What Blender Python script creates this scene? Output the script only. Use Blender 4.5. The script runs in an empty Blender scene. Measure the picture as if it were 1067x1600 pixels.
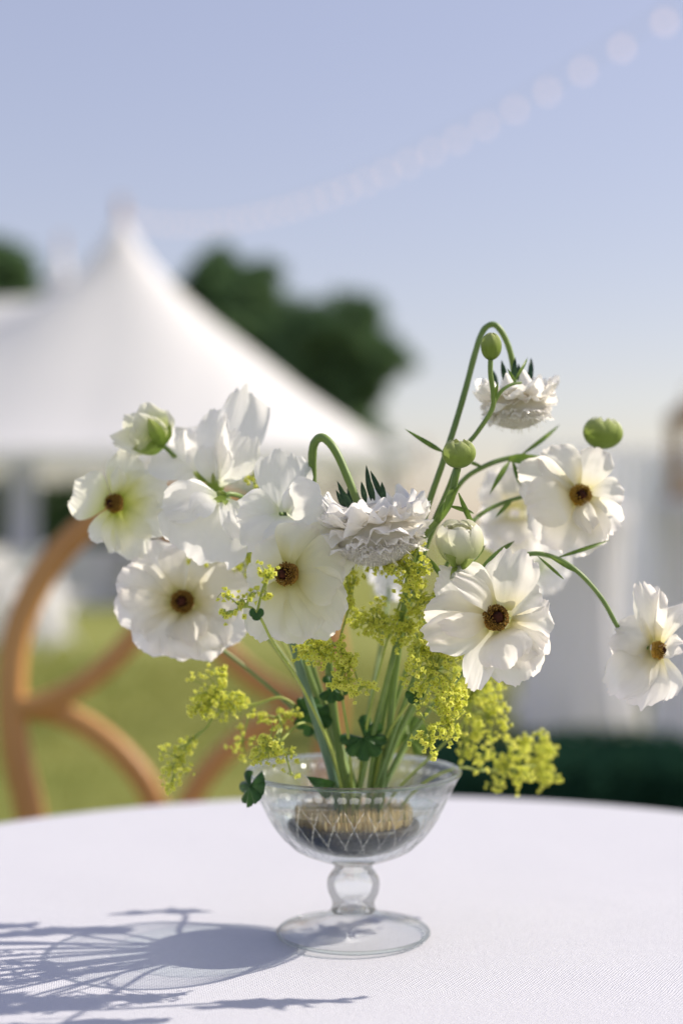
import bpy, math, random
from math import sin, cos, pi, radians, sqrt, exp
from mathutils import Vector, Matrix, noise
random.seed(7)
SC = bpy.context.scene
COL = SC.collection

# ------------------------------------------------------------------ camera
FPX, CX, CY, HY = 2222.0, 533.5, 800.0, 830.0
TABLE_Z = 0.74
CAM_Z = TABLE_Z + 0.2284
PITCH = math.atan((HY - CY) / FPX)
cam_d = bpy.data.cameras.new('camera')
cam = bpy.data.objects.new('camera', cam_d); COL.objects.link(cam)
cam.location = (0, 0, CAM_Z)
cam.rotation_euler = (pi / 2 + PITCH, 0, 0)
cam_d.sensor_fit = 'VERTICAL'; cam_d.sensor_height = 36.0; cam_d.sensor_width = 24.0
cam_d.lens = FPX / 1600 * 36.0
cam_d.clip_start = 0.02; cam_d.clip_end = 3000
cam_d.dof.use_dof = True
cam_d.dof.focus_distance = 0.725
cam_d.dof.aperture_fstop = 2.9
cam_d.dof.aperture_blades = 0
SC.camera = cam
SC.render.resolution_x = 682; SC.render.resolution_y = 1024

# ------------------------------------------------------------------ world, sun, exposure
SUN_DIR = Vector((1.15, 0.36, 1.0)).normalized()
SUN_EL = math.asin(SUN_DIR.z)
SUN_ROT = math.atan2(SUN_DIR.x, SUN_DIR.y)
w = bpy.data.worlds.new('World'); SC.world = w; w.use_nodes = True
nt = w.node_tree; nt.nodes.clear()
sky = nt.nodes.new('ShaderNodeTexSky'); sky.sky_type = 'NISHITA'; sky.sun_disc = False
sky.sun_elevation = SUN_EL; sky.sun_rotation = SUN_ROT
sky.air_density = 1.2; sky.dust_density = 1.0; sky.ozone_density = 2.5; sky.altitude = 20
bg = nt.nodes.new('ShaderNodeBackground'); bg.inputs['Strength'].default_value = 0.113
wo = nt.nodes.new('ShaderNodeOutputWorld')
hs = nt.nodes.new('ShaderNodeHueSaturation'); hs.inputs['Saturation'].default_value = 1.38; hs.inputs['Hue'].default_value = .512
gm = nt.nodes.new('ShaderNodeGamma'); gm.inputs[1].default_value = .6
nt.links.new(sky.outputs[0], gm.inputs[0]); nt.links.new(gm.outputs[0], hs.inputs['Color']); 
hz = nt.nodes.new('ShaderNodeMix'); hz.data_type = 'RGBA'; hz.inputs['Factor'].default_value = .26      # even pale summer haze
hz.inputs[7].default_value = (2.3, 2.08, 2.3, 1)
nt.links.new(hs.outputs[0], hz.inputs[6]); 
tn = nt.nodes.new('ShaderNodeMix'); tn.data_type = 'RGBA'; tn.blend_type = 'MULTIPLY'; tn.inputs['Factor'].default_value = 1.0      # white balance of the sky
tn.inputs[7].default_value = (1.0, .915, .90, 1)
nt.links.new(hz.outputs[2], tn.inputs[6]); nt.links.new(tn.outputs[2], bg.inputs[0]); nt.links.new(bg.outputs[0], wo.inputs[0])
sl = bpy.data.lights.new('sun', 'SUN'); sl.energy = 2.0; sl.angle = radians(0.6); sl.color = (1.0, 0.91, 0.78)
sun = bpy.data.objects.new('sun', sl); COL.objects.link(sun)
sun.rotation_euler = (-SUN_DIR).to_track_quat('-Z', 'Y').to_euler()
sun.location = (4, 2, 6)
SC.view_settings.view_transform = 'Standard'; SC.view_settings.look = 'None'
SC.view_settings.exposure = 1.47; SC.view_settings.gamma = 1.0
SC.cycles.use_denoising = True
SC.cycles.max_bounces = 16; SC.cycles.transparent_max_bounces = 24
SC.cycles.transmission_bounces = 14; SC.cycles.diffuse_bounces = 12
SC.cycles.sample_clamp_indirect = 6.0
SC.cycles.caustics_reflective = False

# ------------------------------------------------------------------ helpers
CAMV = Vector((0, 0, CAM_Z))
RC = Matrix.Rotation(PITCH, 3, 'X')
def P(px, py, d):
    """pixel of the photograph at depth d (metres along +Y) -> world point"""
    v = RC @ Vector(((px - CX) / FPX, 1.0, (CY - py) / FPX))
    return CAMV + v * (d / v.y)
def pxm(d): return d / FPX      # metres per pixel at depth d

def mat(name, fn):
    m = bpy.data.materials.new(name); m.use_nodes = True
    t = m.node_tree; t.nodes.clear()
    o = t.nodes.new('ShaderNodeOutputMaterial')
    sh = fn(t); t.links.new(sh, o.inputs[0]); return m
def N(t, kind, **kw):
    n = t.nodes.new(kind)
    for k, v in kw.items():
        if k.startswith('i_'):
            key = k[2:].replace('_', ' ')
            n.inputs[int(key) if key.isdigit() else key].default_value = v
        else: setattr(n, k, v)
    return n
def ramp(t, fac, stops):
    r = t.nodes.new('ShaderNodeValToRGB'); el = r.color_ramp.elements
    while len(el) > 1: el.remove(el[-1])
    el[0].position, el[0].color = stops[0][0], (*stops[0][1], 1)
    for p, c in stops[1:]:
        e = el.new(p); e.color = (*c, 1)
    t.links.new(fac, r.inputs[0]); return r.outputs[0]
def noise_fac(t, scale, detail=4, coord='Object', rough=.55, stretch=None):
    tc = t.nodes.new('ShaderNodeTexCoord'); src = tc.outputs[coord]
    if stretch:
        mp = t.nodes.new('ShaderNodeMapping'); mp.inputs['Scale'].default_value = stretch
        t.links.new(src, mp.inputs[0]); src = mp.outputs[0]
    n = t.nodes.new('ShaderNodeTexNoise'); n.inputs['Scale'].default_value = scale
    n.inputs['Detail'].default_value = detail; n.inputs['Roughness'].default_value = rough
    t.links.new(src, n.inputs['Vector']); return n.outputs[0]
def bump(t, h, s, d=.001):
    b = t.nodes.new('ShaderNodeBump'); b.inputs['Strength'].default_value = s; b.inputs['Distance'].default_value = d
    t.links.new(h, b.inputs['Height']); return b.outputs[0]
def principled(name, c1, c2, scale=20, rough=.5, bs=0, bd=.001, spec=.5, stretch=None, metal=0, coord='Object'):
    def f(t):
        p = t.nodes.new('ShaderNodeBsdfPrincipled')
        nf = noise_fac(t, scale, stretch=stretch, coord=coord)
        t.links.new(ramp(t, nf, [(.3, c1), (.7, c2)]), p.inputs['Base Color'])
        p.inputs['Roughness'].default_value = rough; p.inputs['Metallic'].default_value = metal
        p.inputs['Specular IOR Level'].default_value = spec
        if bs: t.links.new(bump(t, nf, bs, bd), p.inputs['Normal'])
        return p.outputs[0]
    return mat(name, f)
def leafy(name, c1, c2, scale=60, trans=.4, rough=.45, gloss=.06, uvramp=None, veins=0):
    """thin sheet: diffuse + translucent + a little gloss"""
    def f(t):
        nf = noise_fac(t, scale)
        if uvramp:
            tc = t.nodes.new('ShaderNodeTexCoord'); sx = t.nodes.new('ShaderNodeSeparateXYZ')
            t.links.new(tc.outputs['UV'], sx.inputs[0])
            ad = N(t, 'ShaderNodeMath', operation='MULTIPLY_ADD'); ad.inputs[1].default_value = .12; 
            t.links.new(nf, ad.inputs[0]); t.links.new(sx.outputs[1], ad.inputs[2])
            sb = N(t, 'ShaderNodeMath', operation='SUBTRACT'); t.links.new(ad.outputs[0], sb.inputs[0]); sb.inputs[1].default_value = .06
            col = ramp(t, sb.outputs[0], uvramp)
        else:
            col = ramp(t, nf, [(.3, c1), (.7, c2)])
        df = t.nodes.new('ShaderNodeBsdfDiffuse'); tr = t.nodes.new('ShaderNodeBsdfTranslucent')
        gl = t.nodes.new('ShaderNodeBsdfGlossy'); gl.inputs['Roughness'].default_value = rough
        t.links.new(col, df.inputs[0]); t.links.new(col, tr.inputs[0])
        if veins:
            vn = noise_fac(t, 1.0, 3, 'UV', .6, (38, 3.0, 1))
            bn = bump(t, vn, veins, .0006)
            for s in (df, gl): t.links.new(bn, s.inputs['Normal'])
        m1 = t.nodes.new('ShaderNodeMixShader'); m1.inputs[0].default_value = trans
        t.links.new(df.outputs[0], m1.inputs[1]); t.links.new(tr.outputs[0], m1.inputs[2])
        fr = t.nodes.new('ShaderNodeFresnel'); fr.inputs[0].default_value = 1.35
        ml = N(t, 'ShaderNodeMath', operation='MULTIPLY'); ml.inputs[1].default_value = gloss / .06
        t.links.new(fr.outputs[0], ml.inputs[0])
        ml.use_clamp = True
        m2 = t.nodes.new('ShaderNodeMixShader'); t.links.new(ml.outputs[0], m2.inputs[0])
        t.links.new(m1.outputs[0], m2.inputs[1]); t.links.new(gl.outputs[0], m2.inputs[2])
        return m2.outputs[0]
    return mat(name, f)
def thin_glass(name, tint=(.97, .985, .975), ior=1.45, rough=.01, refr=0.0, edge=.8):
    def f(t):
        tr = t.nodes.new('ShaderNodeBsdfTransparent'); tr.inputs[0].default_value = (*tint, 1)
        gl = t.nodes.new('ShaderNodeBsdfGlossy'); gl.inputs['Roughness'].default_value = rough
        lw = t.nodes.new('ShaderNodeLayerWeight'); lw.inputs[0].default_value = .5
        f0 = ((ior - 1) / (ior + 1)) ** 2
        pw = N(t, 'ShaderNodeMath', operation='POWER'); pw.inputs[1].default_value = 4.5; t.links.new(lw.outputs['Facing'], pw.inputs[0])
        fr = N(t, 'ShaderNodeMath', operation='MULTIPLY_ADD'); fr.inputs[1].default_value = (1 - f0) * edge; fr.inputs[2].default_value = f0
        t.links.new(pw.outputs[0], fr.inputs[0])
        m = t.nodes.new('ShaderNodeMixShader'); t.links.new(fr.outputs[0], m.inputs[0])
        base = tr.outputs[0]
        if refr:
            g = t.nodes.new('ShaderNodeBsdfRefraction'); g.inputs['IOR'].default_value = ior
            g.inputs['Roughness'].default_value = rough; g.inputs[0].default_value = (*tint, 1)
            mm = t.nodes.new('ShaderNodeMixShader'); mm.inputs[0].default_value = refr
            t.links.new(tr.outputs[0], mm.inputs[1]); t.links.new(g.outputs[0], mm.inputs[2]); base = mm.outputs[0]
        t.links.new(base, m.inputs[1]); t.links.new(gl.outputs[0], m.inputs[2])
        return m.outputs[0]
    return mat(name, f)

M = {}
M['ranunculus'] = leafy('ranunculus_petal', 0, 0, 90, .62, .35, .03, [(0.0, (.70, .66, .26)), (.14, (.90, .84, .60)), (.40, (.97, .94, .85)), (.8, (.985, .955, .91)), (1, (.985, .935, .90))], .75)
M['cream'] = leafy('cream_petal', 0, 0, 90, .62, .35, .03, [(0.0, (.70, .66, .22)), (.18, (.92, .88, .56)), (.5, (.97, .95, .78)), (.85, (.985, .965, .86)), (1, (.985, .95, .89))], .6)
M['lemon'] = leafy('lemon_petal', 0, 0, 90, .6, .36, .03, [(0.0, (.66, .72, .14)), (.25, (.90, .90, .46)), (.6, (.97, .96, .78)), (1, (.98, .965, .88))], .6)
M['greenish'] = leafy('greenish_petal', 0, 0, 120, .5, .36, .03, [(0.0, (.40, .54, .10)), (.35, (.68, .76, .30)), (.75, (.92, .92, .70)), (1, (.97, .95, .86))], .5)
M['pea'] = leafy('sweet_pea_petal', 0, 0, 60, .6, .4, .02, [(0.0, (.80, .84, .60)), (.18, (.95, .95, .90)), (.5, (.98, .97, .955)), (1, (.985, .97, .96))], .35)
M['scabiosa'] = leafy('scabiosa_petal', 0, 0, 150, .6, .4, .02, [(0.0, (.95, .90, .74)), (.3, (.98, .955, .89)), (1, (.99, .97, .945))], .4)
M['sepal'] = leafy('green_sepal', 0, 0, 200, .3, .5, .03, [(0.0, (.20, .31, .05)), (.5, (.32, .43, .09)), (.85, (.50, .58, .2)), (1, (.70, .74, .42))], 1.0)
M['leaf'] = leafy('stem_leaf', (.08, .16, .03), (.22, .32, .06), 120, .35, .4, .06)
M['leaf_dark'] = leafy('dark_lobed_leaf', (.02, .07, .02), (.06, .15, .03), 90, .25, .4, .06)
M['floret'] = leafy('lime_floret', (.74, .79, .15), (.94, .92, .30), 300, .58, .5, .0)
M['floret_eye'] = principled('floret_eye', (.20, .12, .02), (.42, .33, .04), 400, .7)
M['stem'] = principled('flower_stem', (.11, .19, .04), (.23, .33, .075), 60, .45, .2, .0003, stretch=(1, 1, .2))
M['stem_blue'] = principled('glaucous_stem', (.09, .17, .10), (.16, .26, .14), 60, .5, .2, .0003, stretch=(1, 1, .2))
M['stem_lime'] = principled('lime_stem', (.30, .38, .06), (.42, .48, .10), 80, .5)
M['anther'] = principled('brown_anther', (.07, .03, .01), (.50, .28, .05), 900, .7, spec=.15)
M['anther_gold'] = principled('golden_anther', (.28, .14, .01), (.62, .36, .04), 600, .6)
M['pistil'] = principled('dark_pistil', (.018, .012, .008), (.09, .028, .016), 500, .8, spec=.05)
M['bract'] = leafy('dark_bract', (.015, .05, .025), (.05, .10, .05), 200, .15, .4, .07)

def link(o, parent=None):
    COL.objects.link(o)
    if parent is not None:
        o.parent = parent
        o.matrix_parent_inverse = parent.matrix_world.inverted() if parent.type != 'EMPTY' else Matrix.Translation(-parent.location)
    return o
class MB:
    def __init__(s): s.v = []; s.f = []; s.uv = None
    def add(s, vs, fs):
        o = len(s.v); s.v += [tuple(v) for v in vs]; s.f += [tuple(i + o for i in f) for f in fs]
    def box(s, c, sz, rot=None):
        x, y, z = sz[0] / 2, sz[1] / 2, sz[2] / 2
        vs = [Vector((a, b, d)) for a in (-x, x) for b in (-y, y) for d in (-z, z)]
        if rot is not None: vs = [rot @ v for v in vs]
        s.add([v + Vector(c) for v in vs], [(0, 1, 3, 2), (4, 6, 7, 5), (0, 4, 5, 1), (2, 3, 7, 6), (0, 2, 6, 4), (1, 5, 7, 3)])
    def tube(s, pts, rad, seg=8, closed=False, flat=None):
        n = len(pts); rings = []
        up = Vector((0, -1, 0)); 
        for i, p in enumerate(pts):
            if closed: d = pts[(i + 1) % n] - pts[i - 1]
            else: d = pts[min(i + 1, n - 1)] - pts[max(i - 1, 0)]
            d.normalize()
            a = d.cross(up)
            if a.length < .15: a = d.cross(Vector((1, 0, 0)))
            a.normalize(); b = a.cross(d).normalized()
            if i and a.dot(pa) < 0: a = -a
            pa = a
            r = rad[i] if hasattr(rad, '__len__') else rad
            ra, rb = (r, r) if flat is None else flat
            ring = []
            for k in range(seg):
                t = 2 * pi * k / seg
                if flat is None: ring.append(p + a * (cos(t) * ra) + b * (sin(t) * rb))
                else:
                    e = .45
                    ct, st = cos(t + pi / seg), sin(t + pi / seg)
                    ring.append(p + a * (math.copysign(abs(ct) ** e, ct) * ra) + b * (math.copysign(abs(st) ** e, st) * rb))
            rings.append(ring)
        vs = [v for r in rings for v in r]; fs = []
        for i in range(n if closed else n - 1):
            j = (i + 1) % n
            for k in range(seg):
                l = (k + 1) % seg
                fs.append((i * seg + k, i * seg + l, j * seg + l, j * seg + k))
        if not closed:
            fs.append(tuple(range(seg))[::-1]); fs.append(tuple((n - 1) * seg + k for k in range(seg)))
        s.add(vs, fs)
    def lathe(s, prof, seg=48, c=(0, 0, 0), closed=False, disp=None):
        c = Vector(c); o = len(s.v); n = len(prof)
        for k in range(seg):
            a = 2 * pi * k / seg
            for j, (r, z) in enumerate(prof):
                rr = r + (disp(a, j, r, z) if disp else 0)
                s.v.append((c.x + rr * cos(a), c.y + rr * sin(a), c.z + z))
        for k in range(seg):
            l = (k + 1) % seg
            for j in range(n if closed else n - 1):
                m = (j + 1) % n
                s.f.append((o + k * n + j, o + l * n + j, o + l * n + m, o + k * n + m))
    def build(s, name, m, parent=None, smooth=True, kind=None):
        me = bpy.data.meshes.new(name); me.from_pydata(s.v, [], s.f)
        if s.uv is not None:
            ul = me.uv_layers.new(name='UVMap')
            for lp in me.loops: ul.data[lp.index].uv = s.uv[lp.vertex_index]
        me.materials.append(m)
        if smooth: me.polygons.foreach_set('use_smooth', [True] * len(me.polygons))
        me.update()
        o = bpy.data.objects.new(name, me); link(o, parent)
        if kind: o['kind'] = kind
        return o
def thing(name, label, cat, loc=(0, 0, 0), group=None):
    o = bpy.data.objects.new(name, None); COL.objects.link(o); o.location = loc
    o.empty_display_size = .02
    o['label'] = label; o['category'] = cat
    if group: o['group'] = group
    return o
def tag(o, label, cat, group=None):
    o['label'] = label; o['category'] = cat
    if group: o['group'] = group
    return o
def spline(pts, sub=8):
    out = []; n = len(pts)
    for i in range(n - 1):
        p0, p1, p2, p3 = pts[max(i - 1, 0)], pts[i], pts[i + 1], pts[min(i + 2, n - 1)]
        for k in range(sub):
            t = k / sub
            out.append(.5 * ((2 * p1) + (p2 - p0) * t + (2 * p0 - 5 * p1 + 4 * p2 - p3) * t * t + (3 * p1 - p0 - 3 * p2 + p3) * t ** 3))
    out.append(pts[-1].copy()); return out
def pts_px(l): return [P(*p) for p in l]

# ================================================================== large structure
# ---- ground
M['lawn'] = principled('lawn', (.165, .19, .045), (.25, .255, .075), 1.3, .9, .4, .02, spec=.1)
def ground():
    mb = MB(); n = 40; ext = [-600, -200, -80, -40] + [-20 + i for i in range(0, 61, 2)] + [60, 120, 300, 900]
    xs = [-600, -200, -80, -40, -24, -16, -10, -6, -3, 0, 3, 6, 10, 16, 24, 40, 80, 200, 600]
    for y in ext:
        for x in xs:
            mb.v.append((x, y, .04 * noise.noise(Vector((x * .2, y * .2, 0))) - (.0 if abs(x) < 30 and y < 50 else .02)))
    m = len(xs)
    for j in range(len(ext) - 1):
        for i in range(m - 1): mb.f.append((j * m + i, j * m + i + 1, (j + 1) * m + i + 1, (j + 1) * m + i))
    o = mb.build('ground', M['lawn']); o['kind'] = 'structure'
ground()
M['grass'] = leafy('grass_blade', (.18, .205, .042), (.30, .30, .085), 3, .45, .6, .0)
def grass():
    mb = MB(); r = random.Random(3)
    for i in range(42000):
        y = 1.0 + 10 * r.random() ** 1.6; x = (r.random() - .5) * (y * .62 + .9)
        h = r.uniform(.025, .055); a = r.random() * 2 * pi; b = r.uniform(.002, .0035) * (1 + y * .12)
        lx, ly = cos(a) * h * r.uniform(.2, .9), sin(a) * h * r.uniform(.2, .9)
        z = .04 * noise.noise(Vector((x * .2, y * .2, 0))) - .01
        dx, dy = -sin(a) * b, cos(a) * b
        mb.add([(x - dx, y - dy, z), (x + dx, y + dy, z), (x + lx * .4 + dx * .7, y + ly * .4 + dy * .7, z + h * .7), (x + lx * .4 - dx * .7, y + ly * .4 - dy * .7, z + h * .7), (x + lx, y + ly, z + h)],
               [(0, 1, 2, 3), (3, 2, 4)])
    o = mb.build('grass', M['grass'], kind='stuff')
    tag(o, 'short mown green lawn grass behind the table', 'grass')
grass()

# ---- trees
M['bark'] = principled('bark', (.06, .045, .03), (.14, .11, .08), 12, .9, .6, .02)
M['foliage'] = leafy('tree_foliage', (.12, .22, .105), (.20, .30, .14), 1.2, .45, .8, .0)
M['foliage_b'] = leafy('tree_foliage_dark', (.11, .20, .10), (.18, .27, .13), 1.2, .45, .8, .0)
def tree(base, height, lobes, label, nleaf, leaf=.22, m='foliage', seed=1, group='trees behind the tents', open_=.0):
    r = random.Random(seed)
    t = thing('tree', label, 'tree', base, group)
    B = Vector(base)
    tr = MB(); top = B + Vector((r.uniform(-.3, .3), r.uniform(-.3, .3), height * .7))
    pts = spline([B - Vector((0, 0, .2)), B + (top - B) * .4 + Vector((r.uniform(-.2, .2), 0, 0)), top], 5)
    tr.tube(pts, [height * .032 * (1 - .75 * i / (len(pts) - 1)) for i in range(len(pts))], 8)
    for (lx, ly, lz, lr) in lobes:
        c = B + Vector((lx, ly, lz)); s = B + (top - B) * r.uniform(.35, .7)
        pp = spline([s, (s + c) / 2 + Vector((0, 0, .3)), c], 4)
        tr.tube(pp, [height * .012 * (1 - .7 * i / (len(pp) - 1)) for i in range(len(pp))], 6)
    tr.build('trunk', M['bark'], t)
    cr = MB(); vol = sum(l[3] ** 2 for l in lobes)
    for (lx, ly, lz, lr) in lobes:
        c = B + Vector((lx, ly, lz)); k = int(nleaf * lr ** 2 / vol)
        clumps = []
        for i in range(max(14, int(26 * lr))):
            d = Vector((r.gauss(0, 1), r.gauss(0, 1), r.gauss(0, 1) * .8)).normalized()
            clumps.append((c + d * lr * r.uniform(.45, 1.0), lr * r.uniform(.18, .34)))
        for i in range(k):
            cc, cr_ = clumps[i % len(clumps)]
            d = Vector((r.gauss(0, 1), r.gauss(0, 1), r.gauss(0, .8)))
            p = cc + d * cr_ * .55
            a = Vector((r.gauss(0, 1), r.gauss(0, 1), r.gauss(0, .6))).normalized(); b = a.orthogonal().normalized()
            s = leaf * r.uniform(.6, 1.25)
            cr.add([p - a * s, p + b * s * .45 - a * s * .1, p + a * s, p - b * s * .45 - a * s * .1], [(0, 1, 2, 3)])
    cr.build('crown', M[m], t, smooth=False)
    return t
def lob(d, base, lst):
    """lobes given as pixel centre + pixel radius at depth d"""
    out = []
    for (px, py, pr) in lst:
        p = P(px, py, d) - Vector(base); out.append((p.x, p.y + random.uniform(-.8, .8), p.z, pr * pxm(d)))
    return out
b1 = (P(375, 830, 42).x, 42, 0)
tree(b1, 8.6, lob(42, b1, [(340, 425, 48), (375, 470, 65), (320, 480, 55), (410, 520, 70), (350, 560, 80), (440, 590, 70), (330, 650, 90), (420, 680, 80)]),
     'tall dark green tree rising just behind the pointed tent peak', 15000, .26, seed=11)
b2 = (P(535, 830, 40).x, 40, 0)
tree(b2, 6.6, lob(40, b2, [(545, 520, 62), (500, 540, 65), (585, 560, 55), (560, 585, 55), (480, 590, 60), (530, 640, 60), (540, 700, 60)]),
     'rounded dark green tree standing where the tent roof runs down low', 13000, .25, m='foliage_b', seed=12)
b3 = (P(5, 830, 44).x, 44, 0)
tree(b3, 8.3, lob(44, b3, [(0, 430, 60), (-50, 440, 80), (30, 470, 40), (-20, 520, 90), (20, 600, 80), (-60, 640, 90)]),
     'dark green tree showing over the low saddle of the tent roof', 12000, .27, seed=13)

# ---- far hedge, added behind the tent as a dark mass for its interior shade
def hedge():
    mb = MB(); r = random.Random(5)
    for i in range(9000):
        x = r.uniform(-22, -.6); y = 33 + r.uniform(-.8, .8); z = 2.0 * r.random() ** .8 + .25 * noise.noise(Vector((x * .7, 0, 3)))
        a = Vector((r.gauss(0, 1), r.gauss(0, 1), r.gauss(0, 1))).normalized(); b = a.orthogonal().normalized(); s = .2
        p = Vector((x, y, z)); mb.add([p - a * s, p + b * s * .5, p + a * s, p - b * s * .5], [(0, 1, 2, 3)])
    o = mb.build('hedge', M['foliage_b'], smooth=False)
    tag(o, 'dark hedge added behind the open tent to stand for its interior shade', 'hedge')
hedge()

def box_hedge():
    mb = MB(); r = random.Random(8); x0, x1 = P(655, 830, 4.2).x, P(1130, 830, 4.2).x
    for i in range(20000):
        x = r.uniform(x0, x1); y = r.uniform(4.0, 4.6); z = r.uniform(.0, .33) + .05 * noise.noise(Vector((x * 5, y * 5, 1)))
        k = min(1, (x - x0) / .05, (x1 - x) / .05); z *= .55 + .45 * max(0, k)
        a = Vector((r.gauss(0, 1), r.gauss(0, 1), r.gauss(0, 1))).normalized(); b = a.orthogonal().normalized(); q = r.uniform(.012, .02)
        p = Vector((x, y, z)); mb.add([p - a * q, p + b * q * .6, p + a * q, p - b * q * .6], [(0, 1, 2, 3)])
    t = thing('box_hedge', 'low dark evergreen hedge edging the lawn in front of the cocktail tables', 'hedge', ((x0 + x1) / 2, 4.3, 0))
    M['box_leaf'] = leafy('box_leaf', (.010, .036, .026), (.024, .066, .040), 9, .15, .8, .0)
    mb.build('foliage', M['box_leaf'], t, False)
    for k in range(6):
        x = x0 + .1 + (x1 - x0 - .2) * k / 5; m = MB()
        m.tube([Vector((x, 4.3, -.03)), Vector((x + .03, 4.32, .1)), Vector((x - .02, 4.3, .24))], [.014, .011, .005], 6); m.build('stem', M['bark'], t)
box_hedge()
# ---- sailcloth tent
M['canvas'] = leafy('sail_cloth', (.92, .91, .93), (.955, .945, .96), .8, .3, .6, .01)
M['drape'] = leafy('white_drape', (.88, .89, .95), (.93, .94, .98), 2, .5, .6, .01)
M['pole'] = principled('tent_pole_wood', (.30, .19, .10), (.42, .28, .16), 6, .5, stretch=(1, 1, .1))
def sail_tent(label, pk, others, ax_l, ax_r, ay, eave, H, ridge, seed, name='sail_tent', group='white pole tents'):
    """pk: main peak (x, y); others: further peaks; roof is a height field over the rectangular plan"""
    t = thing(name, label, 'tent', (pk[0], pk[1], 0), group)
    peaks = [pk] + others
    x0 = min(p[0] for p in peaks) - ax_l; x1 = pk[0] + ax_r
    y0, y1 = pk[1] - ay, pk[1] + ay
    def h(x, y):
        best = 0
        for (qx, qy) in peaks:
            dx = x - qx; a = ax_r if dx > 0 else ax_l
            s = ((abs(dx) / a) ** 2.6 + (abs(y - qy) / ay) ** 2.6) ** (1 / 2.6)
            r0 = sqrt(dx * dx + (y - qy) ** 2)
            if s < 1: best = max(best, .86 * (1 - s) ** 1.15 + .14 * exp(-r0 / .32))
        xa, xb = min(p[0] for p in peaks), pk[0]
        if xa < x < xb:
            tt = (x - xa) / (xb - xa)
            s = abs(y - pk[1]) / ay
            best = max(best, ridge * max(0, 1 - s) ** 1.3 * (1 + .12 * (2 * tt - 1) ** 2))
        return best
    nx, ny = 110, 70; mb = MB()
    for j in range(ny + 1):
        for i in range(nx + 1):
            x = x0 + (x1 - x0) * i / nx; y = y0 + (y1 - y0) * j / ny
            # draw grid lines together round each peak
            e = min(i, nx - i, j, ny - j)
            z = eave + H * h(x, y) - (.09 * abs(sin(pi * (x - x0) / 3.0)) if j in (0, ny) else 0)
            # seam panels: shallow gores between stitched seams
            z += .02 * abs(sin((x - pk[0]) * pi / 1.4)) * min(1, e / 6)
            mb.v.append((x, y, z))
    for j in range(ny):
        for i in range(nx):
            a = j * (nx + 1) + i; mb.f.append((a, a + 1, a + nx + 2, a + nx + 1))
    mb.build('canopy', M['canvas'], t)
    # valance strips hanging at the eaves
    va = MB()
    def strip(pa, pb):
        n = 60
        for i in range(n + 1):
            p = pa.lerp(pb, i / n); va.v += [(p.x, p.y, eave + .01), (p.x, p.y, eave - .16 - .06 * abs(sin(i / n * pi * 14)))]
        o = len(va.v) - 2 * (n + 1)
        for i in range(n): va.f.append((o + 2 * i, o + 2 * i + 2, o + 2 * i + 3, o + 2 * i + 1))
    strip(Vector((x0, y0 - .02, 0)), Vector((x1, y0 - .02, 0))); strip(Vector((x1 + .02, y0, 0)), Vector((x1 + .02, y1, 0)))
    va.build('valance', M['canvas'], t)
    for (qx, qy) in peaks:
        m = MB(); m.tube([Vector((qx, qy, -.1)), Vector((qx, qy, eave + H * 1.05))], .06, 10); m.build('centre_pole', M['pole'], t)
    k = int((x1 - x0) / 3.0)
    for yy in (y0, y1):
        for i in range(k + 1):
            x = x1 - i * (x1 - x0) / k
            m = MB(); m.tube([Vector((x, yy, -.1)), Vector((x, yy, eave + .1))], .04, 8); m.build('side_pole', M['pole'], t)
            g = MB(); s = -1 if yy == y0 else 1
            g.tube([Vector((x, yy, eave)), Vector((x, yy + s * 1.4, 0))], .012, 5); g.build('guy_rope', M['canvas'], t)
    return t, x0, x1, y0, y1
pk = P(190, 330, 22.0)
EAVE = P(500, 702, 18.5).z
tt, tx0, tx1, ty0, ty1 = sail_tent('large white sailcloth tent with a tall pointed peak and long sloping roof', (pk.x, 22.0), [(pk.x - 7.5, 22.0)], 5.0, P(640, 700, 22).x - pk.x, 3.6, EAVE, pk.z - EAVE, .62, 1)
pk2 = P(97, 385, 34)
sail_tent('second smaller white tent peak showing farther back over the roof', (pk2.x, 34.0), [], 4.5, 4.2, 3.4, 2.4, pk2.z - 2.4, .5, 2)
def drape(px, d, wpx, z1, t):
    m = MB(); p = P(px, 830, d); wd = wpx * pxm(d); n = 48
    for i in range(n + 1):
        u = i / n; x = p.x + (u - .5) * wd; y = d + .09 * sin(u * 34 + px) + .04 * sin(u * 71)
        for j in range(7):
            v = j / 6; pinch = 1 - .35 * sin(pi * v) * .5
            m.v.append((p.x + (x - p.x) * pinch, y, z1 * v + .02))
    for i in range(n):
        for j in range(6): a = i * 7 + j; m.f.append((a, a + 7, a + 8, a + 1))
    m.build('curtain', M['drape'], t)
for px, wp in ((35, 55), (-160, 60), (330, 34), (610, 26)): drape(px, ty0 + .25, wp, EAVE - .05, tt)

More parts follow.
